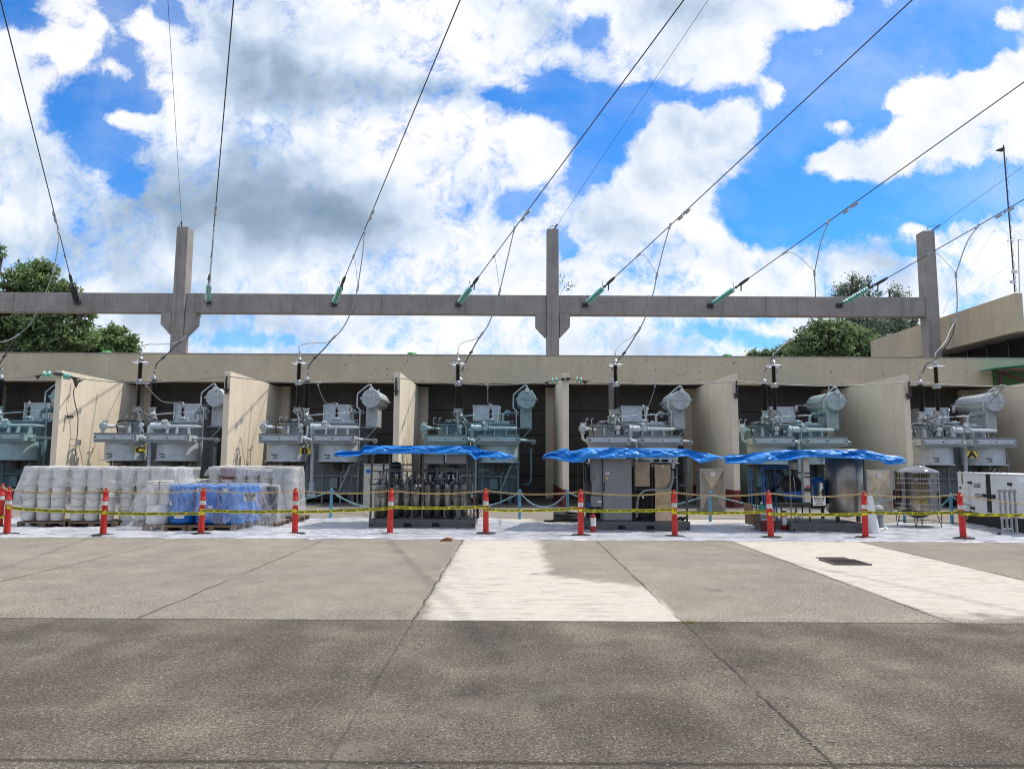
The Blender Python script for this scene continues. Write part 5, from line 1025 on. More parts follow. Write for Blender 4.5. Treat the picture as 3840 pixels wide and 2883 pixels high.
tarp('blue tarpaulin sheltering the open-frame skid on the left', [(1253,1704),(1270,1690),(1355,1690),(1363,1669),(1500,1671),(1780,1672),(1800,1683),(1830,1692),(1863,1690),(1900,1700),(1929,1710)], [(1253,1706),(1298,1713),(1352,1709),(1365,1699),(1400,1702),(1500,1701),(1620,1702),(1758,1702),(1771,1712),(1783,1727),(1803,1715),(1863,1720),(1875,1724),(1929,1716)], 17.45, 1.9, 1.3)
tarp('blue tarpaulin in the middle, over the grey cabinet skid', [(2038,1706),(2060,1697),(2124,1677),(2132,1690),(2162,1689),(2187,1679),(2286,1679),(2292,1672),(2306,1679),(2579,1682),(2612,1694),(2650,1698),(2704,1712)], [(2038,1726),(2046,1713),(2093,1725),(2140,1734),(2184,1733),(2190,1737),(2201,1719),(2278,1719),(2380,1715),(2499,1718),(2579,1710),(2600,1725),(2623,1737),(2660,1731),(2704,1717)], 17.05, 1.9, 4.1)
tarp('blue tarpaulin on the right, reaching the polished tank', [(2716,1712),(2736,1704),(2767,1709),(2829,1696),(2952,1686),(3100,1687),(3246,1686),(3283,1696),(3320,1706),(3365,1709),(3386,1716)], [(2716,1738),(2812,1737),(2840,1741),(2874,1729),(2952,1727),(3017,1714),(3176,1718),(3289,1727),(3317,1742),(3350,1741),(3386,1737)], 16.95, 1.9, 8.7)
# ---------------------------------------------------------------- skid 1: open frame of pipes and cylinders
def S1(cx, cy, Y=17.56): return P(1340 + cx * .22604, 1660 + cy * .22604, Y)
sY = 17.54; x0, x1_ = S1(190, 1400).x, S1(1955, 1400).x; D1 = 1.75
k1 = thing('process_skid', ((x0 + x1_) / 2, sY, .015), 'open stainless frame packed with tall cylinders, pipes and gauges under the left tarp', 'skid', 'process skids under the tarps')
m_ = MB(); m_.box(x0 + .13, x1_ - .13, sY + .012, sY + .05, .02, .225); m_.box(x0 + .13, x1_ - .13, sY + D1 - .05, sY + D1, .02, .225); m_.box(x0 + .02, x0 + .06, sY + .14, sY + D1, .02, .222); m_.box(x1_ - .06, x1_ - .02, sY + .14, sY + D1, .02, .222); m_.box(x0 + .06, x1_ - .06, sY + .05, sY + D1 - .05, .19, .215); base = m_.build('base', MT['skid'], k1)
for x in (x0, x1_ - .13):
    m_ = MB(); m_.box(x, x + .13, sY, sY + .13, .018, .23); m_.build('corner_block', MT['skid'], base)
    m_ = MB(); m_.cyl((x + .065, sY - .003, .09), (x + .065, sY + .0, .09), .026); m_.build('lifting_hole', MT['hole'], base)
for a in ((770, 895), (1240, 1362)):
    p, q = S1(a[0], 1330), S1(a[1], 1385); m_ = MB(); m_.box(p.x, q.x, sY + .003, sY + .009, q.z, p.z); m_.build('fork_pocket', MT['hole'], base)
for cx in (220, 520, 905, 1075, 1815, 1935):
    for y in (sY + .03, sY + D1 - .08) if cx in (220, 1935, 905) else (sY + .03,):
        x = P(1340 + cx * .22604, 1850, sY).x; m_ = MB(); m_.box(x - .022, x + .022, y, y + .045, .226, 1.80); m_.build('post', MT['frame'], k1)
m_ = MB()
for cx0, cx1, cy in ((540, 900, 370), (540, 900, 440), (220, 1815, 468), (540, 740, 595), (380, 900, 750), (220, 1935, 778), (330, 520, 900), (740, 905, 900), (1085, 1815, 355), (1265, 1480, 598), (1110, 1815, 430), (1265, 1400, 900), (1560, 1800, 895), (945, 1075, 598)):
    a, b = S1(cx0, cy, sY + .06), S1(cx1, cy, sY + .06); m_.box(a.x, b.x, sY + .08, sY + .11, a.z - .012, a.z + .012)
m_.build('crossbar', MT['frame'], k1)
for y in (sY + .02, sY + D1 - .06): m_ = MB(); m_.box(x0, x1_, y, y + .04, 1.80, 1.845); m_.build('top_rail', MT['frame'], k1)
for a in ((1095, 1425), (1475, 1810)):
    p, q = S1(a[0], 195), S1(a[1], 345); m_ = MB(); m_.box(p.x, q.x, sY + .05, sY + .5, q.z, p.z); m_.build('control_panel', MT['cabgrey'], k1, bevel=.008)
for cx in (350, 440, 650, 820, 980, 1170, 1330, 1500, 1640, 1740):
    p = S1(cx, 1000, sY + .45); m_ = MB(); m_.lathe([(.03, 0), (.10, .03), (.10, .78), (.08, .84), (.03, .86)], (p.x, sY + .42, .23), n=20); m_.cyl((p.x, sY + .42, 1.08), (p.x, sY + .42, 1.2), .02, n=8); m_.build('cylinder', MT['ssdull'], k1)
for cx in (390, 560, 730, 900, 1080, 1250, 1420, 1570, 1700):
    p = S1(cx, 1000, sY + .75); m_ = MB(); m_.lathe([(.03, 0), (.085, .03), (.085, .84), (.06, .9), (.03, .92)], (p.x, sY + .72, .23), n=18); m_.build('cylinder', MT['ssdull'], k1)
for cx in (620, 1250, 1600):
    p = S1(cx, 1000, sY + 1.1); m_ = MB(); m_.lathe([(.03, 0), (.17, .04), (.17, 1.25), (.12, 1.34), (.03, 1.36)], (p.x, sY + 1.15, .23), n=22); m_.build('vessel', MT['darksteel'], k1)
rnd = random.Random(21)
for i in range(34):
    x = rnd.uniform(x0 + .15, x1_ - .15); z = rnd.uniform(1.0, 1.55); y = sY + rnd.uniform(.12, .9); m_ = MB()
    pts = [Vector((x, y, rnd.uniform(.3, .95))), Vector((x, y, z)), Vector((x + rnd.uniform(-.5, .5), y, z))]; pts.append(pts[-1] + Vector((0, rnd.uniform(.1, .5), rnd.uniform(-.3, .1)))); m_.tube(pts, rnd.choice((.010, .014, .02)), 7); m_.build('pipe', rnd.choice((MT['frame'], MT['ssdull'], MT['darksteel'], MT['steel'])), k1)
for cx, cy, w in ((450, 545, .055), (650, 540, .07), (810, 540, .05), (885, 545, .04), (1020, 548, .07), (1205, 548, .05), (1375, 548, .07), (1515, 548, .05), (1590, 545, .03), (1480, 698, .065), (430, 650, .07), (780, 640, .07), (1105, 545, .03)):
    p = S1(cx, cy, sY + .12); m_ = MB(); m_.box(p.x - w / 2, p.x + w / 2, sY + .10, sY + .18, p.z - .03, p.z + .03); m_.lathe([(.03, 0), (.028, .05)], p + Vector((0, .07, -.08)), n=10); b_ = m_.build('actuator', MT['steel'] if w > .04 else MT['paper'], k1, bevel=.006)
    m_ = MB(); m_.cyl(p + Vector((0, -.021, 0)), p + Vector((0, -.026, 0)), .014, n=10); m_.build('knob', MT['ink'], b_)
for i in range(9):
    m_ = MB(); a = S1(rnd.uniform(380, 1750), rnd.uniform(550, 740), sY + .15); m_.tube([a, a + Vector((rnd.uniform(-.2, .2), .1, -.12)), a + Vector((rnd.uniform(-.3, .3), .2, -.22)), a + Vector((rnd.uniform(-.3, .3), .2, .1))], .006, 5, k=5); m_.build('loose_cable', MT['blk'], k1)
p, q = S1(950, 665, sY), S1(1070, 740, sY); m_ = MB(); m_.box(p.x, q.x, sY + .07, sY + .15, q.z, p.z); gp = m_.build('gauge_panel', MT['darksteel'], k1)
for cx in (980, 1045):
    a = S1(cx, 710, sY + .07); m_ = MB(); m_.cyl((a.x, sY + .068, a.z), (a.x, sY + .062, a.z), .027, n=16); m_.build('dial', MT['paper'], gp)
m_ = MB(); m_.tube([S1(1660, 440, sY + .1), S1(1665, 530, sY + .05), S1(1620, 620, sY + .05), S1(1540, 680, sY + .1)], .010, 6, k=6); m_.tube([S1(1570, 950, sY + .06), S1(1575, 880, sY + .05), S1(1620, 840, sY + .05), S1(1690, 830, sY + .06), S1(1900, 990, sY + .06)], .010, 6, k=6); m_.build('grey_hose', MT['hosegrey'], k1)
m_ = MB()
for i in range(5): a = S1(1540 + i * 8, 1170, sY + .06); m_.torus(a, (0, 1, .1), .16 + i * .008, .007, 22, 5)
for i in range(4): a = S1(1770 + i * 9, 1150, sY + .09); m_.torus(a, (.2, 1, .1), .15, .006, 22, 5)
m_.build('coiled_hose', MT['hosegrey'], k1)
m_ = MB(); m_.tube([S1(1950, 820, sY), S1(1960, 950, sY - .03), S1(1945, 1100, sY - .03), S1(2000, 1180, sY), S1(1970, 1240, sY - .03), S1(1930, 1200, sY)], .012, 6, k=6); m_.build('red_hose', MT['redpaint'], k1)
m_ = MB()
for i in range(7): m_.tube([S1(1980, 560 + i * 10, sY + .2), S1(2010, 700, sY + .1), S1(1975 + i * 6, 900, sY), S1(1985 + i * 5, 1250, sY)], .006, 5, k=5)
m_.build('cable_bundle', MT['blk'], k1)
for cx, cy in ((130, 200), (2060, 290)):
    m_ = MB(); m_.tube([S1(cx, cy, sY), S1(220 if cx < 1000 else 1970, 300 if cx < 1000 else 350, sY)], .010, 6); m_.build('stay', MT['frame'], k1)
# cream cabinet behind skid 1
def cabinet(name, lab, cat, a, b, Y, h, d, mt, grp=None):
    xl, xr = XP(a, Y), XP(b, Y); o = thing(name, ((xl + xr) / 2, Y, 0), lab, cat, grp); m_ = MB(); m_.box(xl, xr, Y, Y + d, 0, h); m_.build('body', mt, o, bevel=.012); return o, xl, xr
o, xl, xr = cabinet('control_cabinet', 'cream two-door cabinet behind the left end of the open-frame skid', 'cabinet', 1362, 1470, 24.2, 1.47, .7, MT['cabcream'])
m_ = MB(); m_.box(xl - .03, xr + .03, 24.16, 24.94, 1.472, 1.50); m_.build('top', MT['steel'], o)
for a, b in ((0, .5), (.5, 1)): m_ = MB(); m_.box(xl + (xr - xl) * a + .02, xl + (xr - xl) * b - .02, 24.185, 24.198, .06, 1.44); m_.build('door', MT['cabcream'], o, bevel=.004)
m_ = MB(); m_.box(xl + .08, xl + .22, 24.178, 24.184, 1.20, 1.32); m_.build('label', MT['drum'], o)
for (a, b, lab, rd) in ((2625, 2716, 'stainless cabinet with a cross-creased front right of the second skid', 0), (3249, 3341, 'stainless cabinet with a cross-creased front, reddish reflection, right of the third skid', 1)):
    o, xl, xr = cabinet('junction_cabinet', lab, 'cabinet', a, b, 24.0, 1.40, .5, MT['ssdull'], 'stainless cabinets with creased fronts')
    c = Vector(((xl + xr) / 2, 23.995, .72)); A = [Vector((xl + .03, 23.93, .06)), Vector((xr - .03, 23.93, .06)), Vector((xr - .03, 23.93, 1.36)), Vector((xl + .03, 23.93, 1.36))]
    m_ = MB(); m_.add([A[0], A[1], A[2], A[3], c], [(0, 1, 4), (1, 2, 4), (2, 3, 4), (3, 0, 4)]); dd = m_.build('door', MT['ss'], o)
    m_ = MB(); m_.box(xl - .01, xl + .03, 23.91, 23.998, .03, 1.39); m_.box(xr - .03, xr + .01, 23.91, 23.998, .03, 1.39); m_.box(xl + .03, xr - .03, 23.91, 23.998, 1.36, 1.39); m_.box(xl + .03, xr - .03, 23.91, 23.998, .03, .06); m_.build('frame', MT['steel'], o)
    m_ = MB(); m_.box(c.x - .06, c.x + .09, 23.925, 23.932, 1.16, 1.29); m_.build('paper_sheet', MT['paper'], dd)
# ---------------------------------------------------------------- skid 2: grey cabinets and stainless boxes
def S2(cx, cy, Y=17.15): return P(2030 + cx * .27577, 1660 + cy * .27577, Y)
sY = 17.1; x0, x1_ = S2(570, 1180).x, S2(2020, 1180).x; D2 = 1.7
k2 = thing('process_skid', ((x0 + x1_) / 2, sY, .015), 'skid with tall grey cabinet and stainless boxes under the middle tarp', 'skid', 'process skids under the tarps')
m_ = MB(); m_.box(x0 + .13, x1_ - .13, sY + .012, sY + .05, .02, .23); m_.box(x0 + .02, x0 + .06, sY + .14, sY + D2, .02, .225); m_.box(x1_ - .06, x1_ - .02, sY + .14, sY + D2, .02, .225); m_.box(x0 + .13, x1_ - .13, sY + D2 - .05, sY + D2, .02, .23); m_.box(x0 + .06, x1_ - .06, sY + .05, sY + D2 - .05, .19, .215); base = m_.build('base', MT['skid'], k2)
for x in (x0, x1_ - .13):
    m_ = MB(); m_.box(x, x + .13, sY, sY + .13, .018, .235); m_.build('corner_block', MT['skid'], base)
    m_ = MB(); m_.cyl((x + .065, sY - .003, .09), (x + .065, sY + .0, .09), .026); m_.build('lifting_hole', MT['hole'], base)
for a in ((1045, 1145), (1432, 1535)):
    p, q = S2(a[0], 1125, sY), S2(a[1], 1175, sY); m_ = MB(); m_.box(p.x, q.x, sY + .003, sY + .009, q.z, p.z); m_.build('fork_pocket', MT['hole'], base)
def pb(cx0, cx1, cy0, cy1, y, d, name, mt, par=None, bevel=.006, zb_=None):
    a, b = S2(cx0, cy0, y), S2(cx1, cy1, y); m_ = MB(); m_.box(a.x, b.x, y, y + d, b.z if zb_ is None else zb_, a.z); return m_.build(name, mt, par or k2, bevel=bevel)
pb(575 - 8, 575 + 10, 230, 1060, sY + .04, .04, 'post', MT['frame'], zb_=.231)
for cx in (505, 1985):
    x = S2(cx, 800, sY).x; y = sY + .03 if cx > 1000 else sY + D2 - .1
    if cx < 1000: x = x0 + .04
    m_ = MB(); m_.box(x - .022, x + .022, y, y + .045, .236 if cx > 1000 else .226, 1.80); m_.build('post', MT['frame'], k2)
m_ = MB(); m_.box(x0, x1_, sY + .03, sY + .07, 1.80, 1.84); m_.box(x0, x1_, sY + D2 - .1, sY + D2 - .06, 1.80, 1.84); m_.build('top_rail', MT['frame'], k2)
cb = pb(838, 1238, 215, 1058, sY + .09, .6, 'tall_cabinet', MT['cabgrey'], zb_=.236); dr = pb(850, 1226, 215, 1050, sY + .076, .012, 'door', MT['cabgrey'], cb)
pb(848, 864, 535, 665, sY + .05, .024, 'handle', MT['blk'], dr, .003); s_ = pb(868, 928, 402, 432, sY + .07, .004, 'sticker', MT['paper'], dr, 0); pb(870, 926, 415, 422, sY + .066, .002, 'red_strip', MT['redsticker'], dr, 0); pb(885, 907, 465, 495, sY + .07, .004, 'sticker', MT['yellow'], dr, 0)
c2 = pb(692, 832, 215, 712, sY + .16, .5, 'narrow_cabinet', MT['cabgrey'], zb_=None); pb(714, 722, 435, 505, sY + .145, .014, 'handle', MT['blk'], c2, .002)
jb_ = pb(680, 828, 722, 872, sY + .14, .2, 'junction_box', MT['cabgrey']); pb(765, 825, 790, 812, sY + .135, .004, 'sticker', MT['paper'], jb_, 0)
m_ = MB(); a = S2(740, 890, sY + .2); m_.lathe([(.03, -.12), (.07, 0)], (a.x, sY + .24, a.z), n=4); m_.build('funnel', MT['cabgrey'], k2)
pb(600, 690, 530, 900, sY + .4, .3, 'motor_housing', MT['darksteel']); pb(632, 676, 812, 880, sY + .3, .1, 'blue_box', MT['bluesteel'])
pb(1262, 1480, 255, 598, sY + .12, .5, 'stainless_box', MT['ss']); pb(1270, 1480, 232, 250, sY + .14, .3, 'vent_cover', MT['darksteel'])
tw = pb(1540, 1770, 290, 1060, sY + .10, .5, 'stainless_tower', MT['ss'], zb_=.236); pb(1536, 1774, 268, 288, sY + .09, .5, 'tower_cap', MT['darksteel'], tw)
s_ = pb(1636, 1662, 308, 332, sY + .096, .003, 'sticker', MT['paper'], tw, 0)
for a, b in ((1555, 1610), (1665, 1730)): pb(a, b, 225, 262, sY + .2, .3, 'fan_grille', MT['darksteel'])
for cx, w in ((1250, 9), (1275, 6), (1492, 12), (1508, 8)): pb(cx, cx + w, 225, 1060, sY + .07, .03, 'upright', MT['frame'], bevel=0, zb_=.236)
pb(1262, 1500, 628, 640, sY + .06, .02, 'crossbar', MT['frame'], bevel=0); pb(1262, 1500, 945, 958, sY + .06, .02, 'crossbar', MT['frame'], bevel=0)
m_ = MB(); m_.tube([S2(1785, 380, sY + .05), S2(1788, 480, sY + .02), S2(1760, 590, sY), S2(1680, 635, sY), S2(1500, 640, sY), S2(1400, 655, sY + .02), S2(1330, 720, sY + .05), S2(1305, 830, sY + .1), S2(1300, 1010, sY + .1)], .026, 10, k=6); m_.build('grey_hose', MT['hosegrey'], k2)
m_ = MB(); a = S2(1795, 290, sY + .05); m_.lathe([(.04, -.1), (.03, -.04), (.05, -.02), (.05, 0), (.03, .02), (.03, .1)], a, n=12); m_.lathe([(.07, -.01), (.07, .01)], a + Vector((0, 0, .03)), n=14); m_.build('valve', MT['steel'], k2)
m_ = MB()
for i in range(5): m_.tube([S2(1320, 1040, sY + .2), S2(1330 + i * 16, 990 + i * 8, sY + .12), S2(1400, 975 + i * 10, sY + .12), S2(1470, 1000 + i * 8, sY + .2)], .012, 6, k=5)
for i in range(7): m_.tube([S2(1320 + i * 20, 740, sY + .3), S2(1330 + i * 18, 850, sY + .25), S2(1310 + i * 22, 930, sY + .3)], .008, 6, k=4)
m_.build('wiring', MT['blk'], k2)
pb(1372, 1394, 720, 760, sY + .2, .05, 'terminal', MT['paper'])
for i in range(6): pb(1310 + (i % 3) * 52, 1345 + (i % 3) * 52, 770 + 60 * (i // 3), 810 + 60 * (i // 3), sY + .3, .1, 'pump_block', MT['darksteel'])
m_ = MB(); a = S2(1900, 1020, sY + .2)
for i in range(4): m_.cyl(a + Vector((-.1 + i * .06, 0, -.05 + .05 * (i % 2))), a + Vector((-.05 + i * .06, -.05, .0)), .03, n=10)
m_.build('valve_group', MT['blk'], k2)
m_ = MB(); m_.box(x0 + .2, x1_ - .3, sY + 1.2, sY + 1.5, .23, 1.5); m_.build('rear_panel', MT['darksteel'], k2)
# extinguishers
def exting(px, pyb, Y, lab):
    x = XP(px, Y); z0 = .02; e = thing('fire_extinguisher', (x, Y, z0), lab, 'extinguisher', 'fire extinguishers'); c = Vector((x, Y, z0))
    m_ = MB(); m_.lathe([(.06, 0), (.068, .01), (.068, .34), (.055, .38), (.025, .41), (.02, .44)], c, n=20); m_.build('cylinder', MT['extred'], e)
    m_ = MB(); m_.lathe([(.0695, .14), (.0695, .33)], c, n=20, caps=False); m_.build('label', MT['paper'], e)
    m_ = MB(); m_.box(x - .03, x + .06, Y - .02, Y + .02, z0 + .44, z0 + .47); m_.tube([c + Vector((-.02, 0, .45)), c + Vector((-.08, -.03, .42)), c + Vector((-.09, -.04, .3)), c + Vector((-.07, -.05, .16))], .011, 6, k=4); m_.build('hose', MT['blk'], e)
exting(2223, 1983, 16.75, 'red fire extinguisher with white label at the left end of the middle skid')
exting(2937, 1980, 17.3, 'red and white fire extinguisher beside the post of the third skid')
# hose coil
c = G(2128, 1958); o = thing('hose_coil', (c.x, c.y, .03), 'coil of thick black hose lying beside the blue post', 'hose'); m_ = MB()
for i in range(9): m_.torus((c.x + .03 * math.sin(i * 2), c.y + .03 * math.cos(i), .05 + .022 * i), (.03 * math.sin(i), .04 * math.cos(i * 2), 1), .36 - .012 * (i % 4), .024, 34, 8)
m_.tube([(c.x - .3, c.y, .05), (c.x - .55, c.y - .1, .04), (c.x - .62, c.y - .05, .04), (c.x - .5, c.y + .1, .05)], .024, 8, k=5); m_.build('hose', MT['hose'], o)
# ---------------------------------------------------------------- skid 3
def S3(cx, cy, Y=17.0): return P(2700 + cx * .28029, 1660 + cy * .28029, Y)
sY = 17.0; x0, x1_ = S3(955, 1180, sY).x, S3(1945, 1180, sY).x; D3 = 1.7
k3 = thing('process_skid', ((x0 + x1_) / 2, sY, .015), 'skid with big dull steel tank and switch column under the right tarp', 'skid', 'process skids under the tarps')
m_ = MB(); m_.box(x0 + .13, x1_, sY + .012, sY + .05, .02, .23); m_.box(x0 + .02, x0 + .06, sY + .14, sY + D3, .02, .225); m_.box(x1_ - .04, x1_ - .001, sY + .06, sY + D3, .02, .225); m_.box(x0 + .06, x1_ - .06, sY + .06, sY + D3 - .05, .19, .215); base = m_.build('base', MT['skid'], k3)
m_ = MB(); m_.box(x0, x0 + .13, sY, sY + .13, .018, .235); m_.build('corner_block', MT['skid'], base)
m_ = MB(); m_.cyl((x0 + .065, sY - .003, .07), (x0 + .065, sY + .0, .07), .026); m_.build('lifting_hole', MT['hole'], base)
def p3(cx0, cx1, cy0, cy1, y, d, name, mt, par=None, bevel=.004, zb_=None):
    a, b = S3(cx0, cy0, y), S3(cx1, cy1, y); m_ = MB(); m_.box(a.x, b.x, y, y + d, b.z if zb_ is None else zb_, a.z); return m_.build(name, mt, par or k3, bevel=bevel)
MT['woodpost'] = mat('tan_timber_post', (.24, .18, .11), .7, var=.3)
p3(938, 958, 230, 1070, sY + .03, .05, 'post', MT['woodpost'], zb_=.236); p3(1932, 1955, 230, 1070, sY + .06, .05, 'post', MT['frame'], zb_=.231)
for cx in (485, 1380): p3(cx - 9, cx + 9, 270, 1070, sY + 1.5, .05, 'post', MT['frame'], zb_=.02)
m_ = MB(); m_.box(S3(380, 200).x, x1_, sY + .03, sY + .07, 1.79, 1.83); m_.box(S3(380, 200).x, x1_, sY + 1.5, sY + 1.54, 1.79, 1.83); m_.build('top_rail', MT['frame'], k3)
a = S3(1645, 600, sY + .75); m_ = MB(); m_.lathe([(.1, -.03), (.36, .03), (.435, .12), (.435, 1.45), (.41, 1.47), (.41, 1.50), (.44, 1.51), (.44, 1.54), (.3, 1.6)], (a.x, sY + .62, .36), n=40); tkk = m_.build('process_tank', MT['ssdull'], k3)
for dx in (-.25, .25):
    m_ = MB(); m_.box(a.x + dx - .03, a.x + dx + .03, sY + .5, sY + .6, .216, .45); m_.build('tank_leg', MT['frame'], tkk)
sc_ = p3(1115, 1215, 225, 800, sY + .12, .15, 'switch_column', MT['cabcream'])
for i in range(3):
    for cy in (408, 458): b = S3(1137 + i * 25, cy, sY + .12); m_ = MB(); m_.cyl(b + Vector((0, 0, 0)), b + Vector((0, -.03, 0)), .016, n=10); m_.build('switch_knob', MT['blk'], sc_)
b = S3(1177, 590, sY + .1); m_ = MB(); m_.cyl(b, b + Vector((0, -.03, 0)), .03, n=12); m_.build('stop_button', MT['redsticker'], sc_)
p3(1138, 1222, 612, 650, sY + .06, .06, 'black_box', MT['blk']); p3(975, 1048, 265, 355, sY + .3, .15, 'grey_box', MT['steel'])
for a_, b_ in (((985, 450), (1010, 660)), ((1240, 560), (1245, 800)), ((1000, 330), (1060, 330))):
    m_ = MB(); m_.tube([S3(*a_, sY + .3), S3(*b_, sY + .3), S3(b_[0] - 40, b_[1] + 10, sY + .3)], .010, 6); m_.build('pipe', MT['steel'], k3)
rnd = random.Random(4)
for i in range(22):
    m_ = MB(); a = S3(rnd.uniform(980, 1400), rnd.uniform(450, 950), sY + rnd.uniform(.4, 1.2)); b = a + Vector((0, 0, rnd.uniform(-.5, .5))); m_.tube([a, b, b + Vector((rnd.uniform(-.3, .3), 0, 0))], rnd.choice((.01, .018, .03)), 7); m_.build('pipe', rnd.choice((MT['darksteel'], MT['blk'], MT['frame'])), k3)
m_ = MB(); a = S3(1320, 650, sY + .8); m_.lathe([(.05, -.35), (.17, -.3), (.17, .25), (.1, .34), (.03, .36)], a, n=18); m_.build('filter_vessel', MT['bluesteel'], k3)
m_ = MB(); a = S3(1345, 600, sY + .5); m_.lathe([(.04, -.5), (.075, -.48), (.075, .12), (.03, .16)], a, n=14); m_.build('cylinder', MT['ss'], k3)
for cx, cy in ((1022, 1000), (1080, 1005)):
    m_ = MB(); a = S3(cx, cy, sY + .2); m_.lathe([(.05, 0), (.05, .03), (.02, .035)], a, (0, -1, 0), n=16); m_.build('flange', MT['steel'], k3)
# blue machine frame left of skid 3, compressor and bench
o = thing('blue_machine_frame', (S3(700, 900, 18.3).x, 18.3, .02), 'blue steel frame with hoses in the shade under the right tarp', 'machine frame')
m_ = MB(); Y = 18.2
for cx in (560, 745): a, b = S3(cx, 350, Y), S3(cx + 26, 950, Y); m_.box(a.x, b.x, Y, Y + .08, .02, a.z); m_.box(a.x, b.x, Y + .8, Y + .88, .02, a.z)
a, b = S3(560, 345, Y), S3(930, 345, Y); m_.box(a.x, b.x, Y - .002, Y + .078, a.z, a.z + .07); a, b = S3(590, 370, Y), S3(740, 900, Y); m_.bar((a.x, Y + .04, a.z), (b.x, Y + .04, b.z), .03); m_.build('frame', MT['bluesteel'], o)
m_ = MB()
for i in range(16): m_.tube([S3(600 + i * 14, 360, Y + .2), S3(590 + i * 20 + rnd.uniform(-30, 30), 500, Y + .1), S3(640 + i * 9, 620 + rnd.uniform(-60, 60), Y + .1), S3(600 + rnd.uniform(0, 200), 760, Y + .3)], .010, 5, k=5)
m_.build('hose', MT['blk'], o)
o = thing('compressor', (S3(1000, 700, 17.7).x, 17.75, .75), 'compressor with a blue horizontal tank on the bench under the right tarp', 'compressor')
m_ = MB(); a, b = S3(870, 695, 17.7), S3(1110, 695, 17.7); m_.lathe([(.04, -.02), (.12, .02), (.14, .08), (.14, b.x - a.x - .08), (.12, b.x - a.x - .02), (.04, b.x - a.x + .02)], Vector((a.x, 17.75, a.z)), (1, 0, 0), n=24); m_.build('tank', MT['bluesteel'], o)
m_ = MB(); a = S3(940, 560, 17.75); m_.lathe([(.05, -.12), (.22, -.1), (.22, .10), (.05, .12)], a, (0, 1, 0), n=24); m_.box(a.x - .12, a.x + .12, 17.7, 17.9, a.z - .3, a.z - .1); m_.build('motor', MT['blk'], o)
zt_ = S3(820, 815, 17.5).z; o = thing('work_bench', (S3(1010, 900, 17.5).x, 17.5, .02), 'steel bench holding the compressor behind the tan post', 'bench')
m_ = MB(); a, b = S3(815, 815, 17.5), S3(1210, 815, 17.5); m_.box(a.x, b.x, 17.5, 18.1, zt_ - .03, zt_); m_.build('top', MT['frame'], o)
for x in (a.x, (a.x + b.x) / 2, b.x - .03):
    m_ = MB(); m_.box(x, x + .03, 17.51, 17.54, .22, zt_ - .03); m_.build('leg', MT['frame'], o)
# cartons
CB = [(367, 440, 810, 895, 'open brown carton on top of the stack of cartons left of the third skid'), (382, 460, 945, 1015, 'brown carton, upper left under the tape'), (460, 520, 945, 1012, 'brown carton, upper right under the tape'), (385, 458, 1015, 1090, 'brown carton at the lower left of the stack'), (462, 520, 1012, 1110, 'brown carton at the lower right of the stack'), (375, 455, 896, 944, 'brown carton in the middle of the stack behind the tape')]
for a_, b_, c_, d_, lab in CB:
    Y = 17.6; a, b = S3(a_, c_, Y), S3(b_, d_, Y); o = thing('carton', ((a.x + b.x) / 2, Y, b.z), lab, 'carton', 'brown cartons by the third skid'); m_ = MB(); m_.box(a.x + .003, b.x - .003, Y, Y + .3, b.z, a.z - .004); m_.build('box', MT['card'], o, bevel=.005)
    m_ = MB(); m_.box(a.x + .03, b.x - .03, Y - .003, Y - .0005, (a.z + b.z) / 2 - .01, (a.z + b.z) / 2 + .01); m_.build('print', MT['redpaint'], o)
o = thing('green_bottle', (S3(560, 900, 17.5).x, 17.5, .55), 'green bottle with a pale cap beside the cartons', 'bottle'); c = Vector(o.location); c = Vector((c.x, 17.5, S3(560, 900, 17.5).z)); m_ = MB(); m_.lathe([(.06, 0), (.065, .02), (.065, .08), (.03, .12), (.03, .15)], c, n=14); m_.build('body', MT['groof'], o); m_ = MB(); m_.lathe([(.035, .15), (.035, .19)], c, n=12); m_.build('cap', MT['paper'], o)
a, b = S3(525, 905, 17.45), S3(750, 1060, 17.45); o = thing('storage_crate', ((a.x + b.x) / 2, 17.45, .02), 'grey crate under the bottle beside the cartons', 'crate'); m_ = MB(); m_.box(a.x + .01, b.x, 17.45, 17.85, .02, a.z); m_.build('body', MT['cabgrey'], o, bevel=.01)
for i in range(3): m_ = MB(); m_.box(a.x + .04, b.x - .03, 17.438, 17.449, .12 + i * .13, .16 + i * .13); m_.build('rib', MT['paper'], o)
a = S3(640, 1090, 17.2); o = thing('dark_red_tub', (a.x, 17.2, .02), 'dark red round tub on the sheet behind the traffic post', 'tub'); m_ = MB(); m_.lathe([(.16, 0), (.19, .22), (.2, .23), (.18, .22)], (a.x, 17.2, .02), n=22); m_.build('body', MT['redpaint'], o)
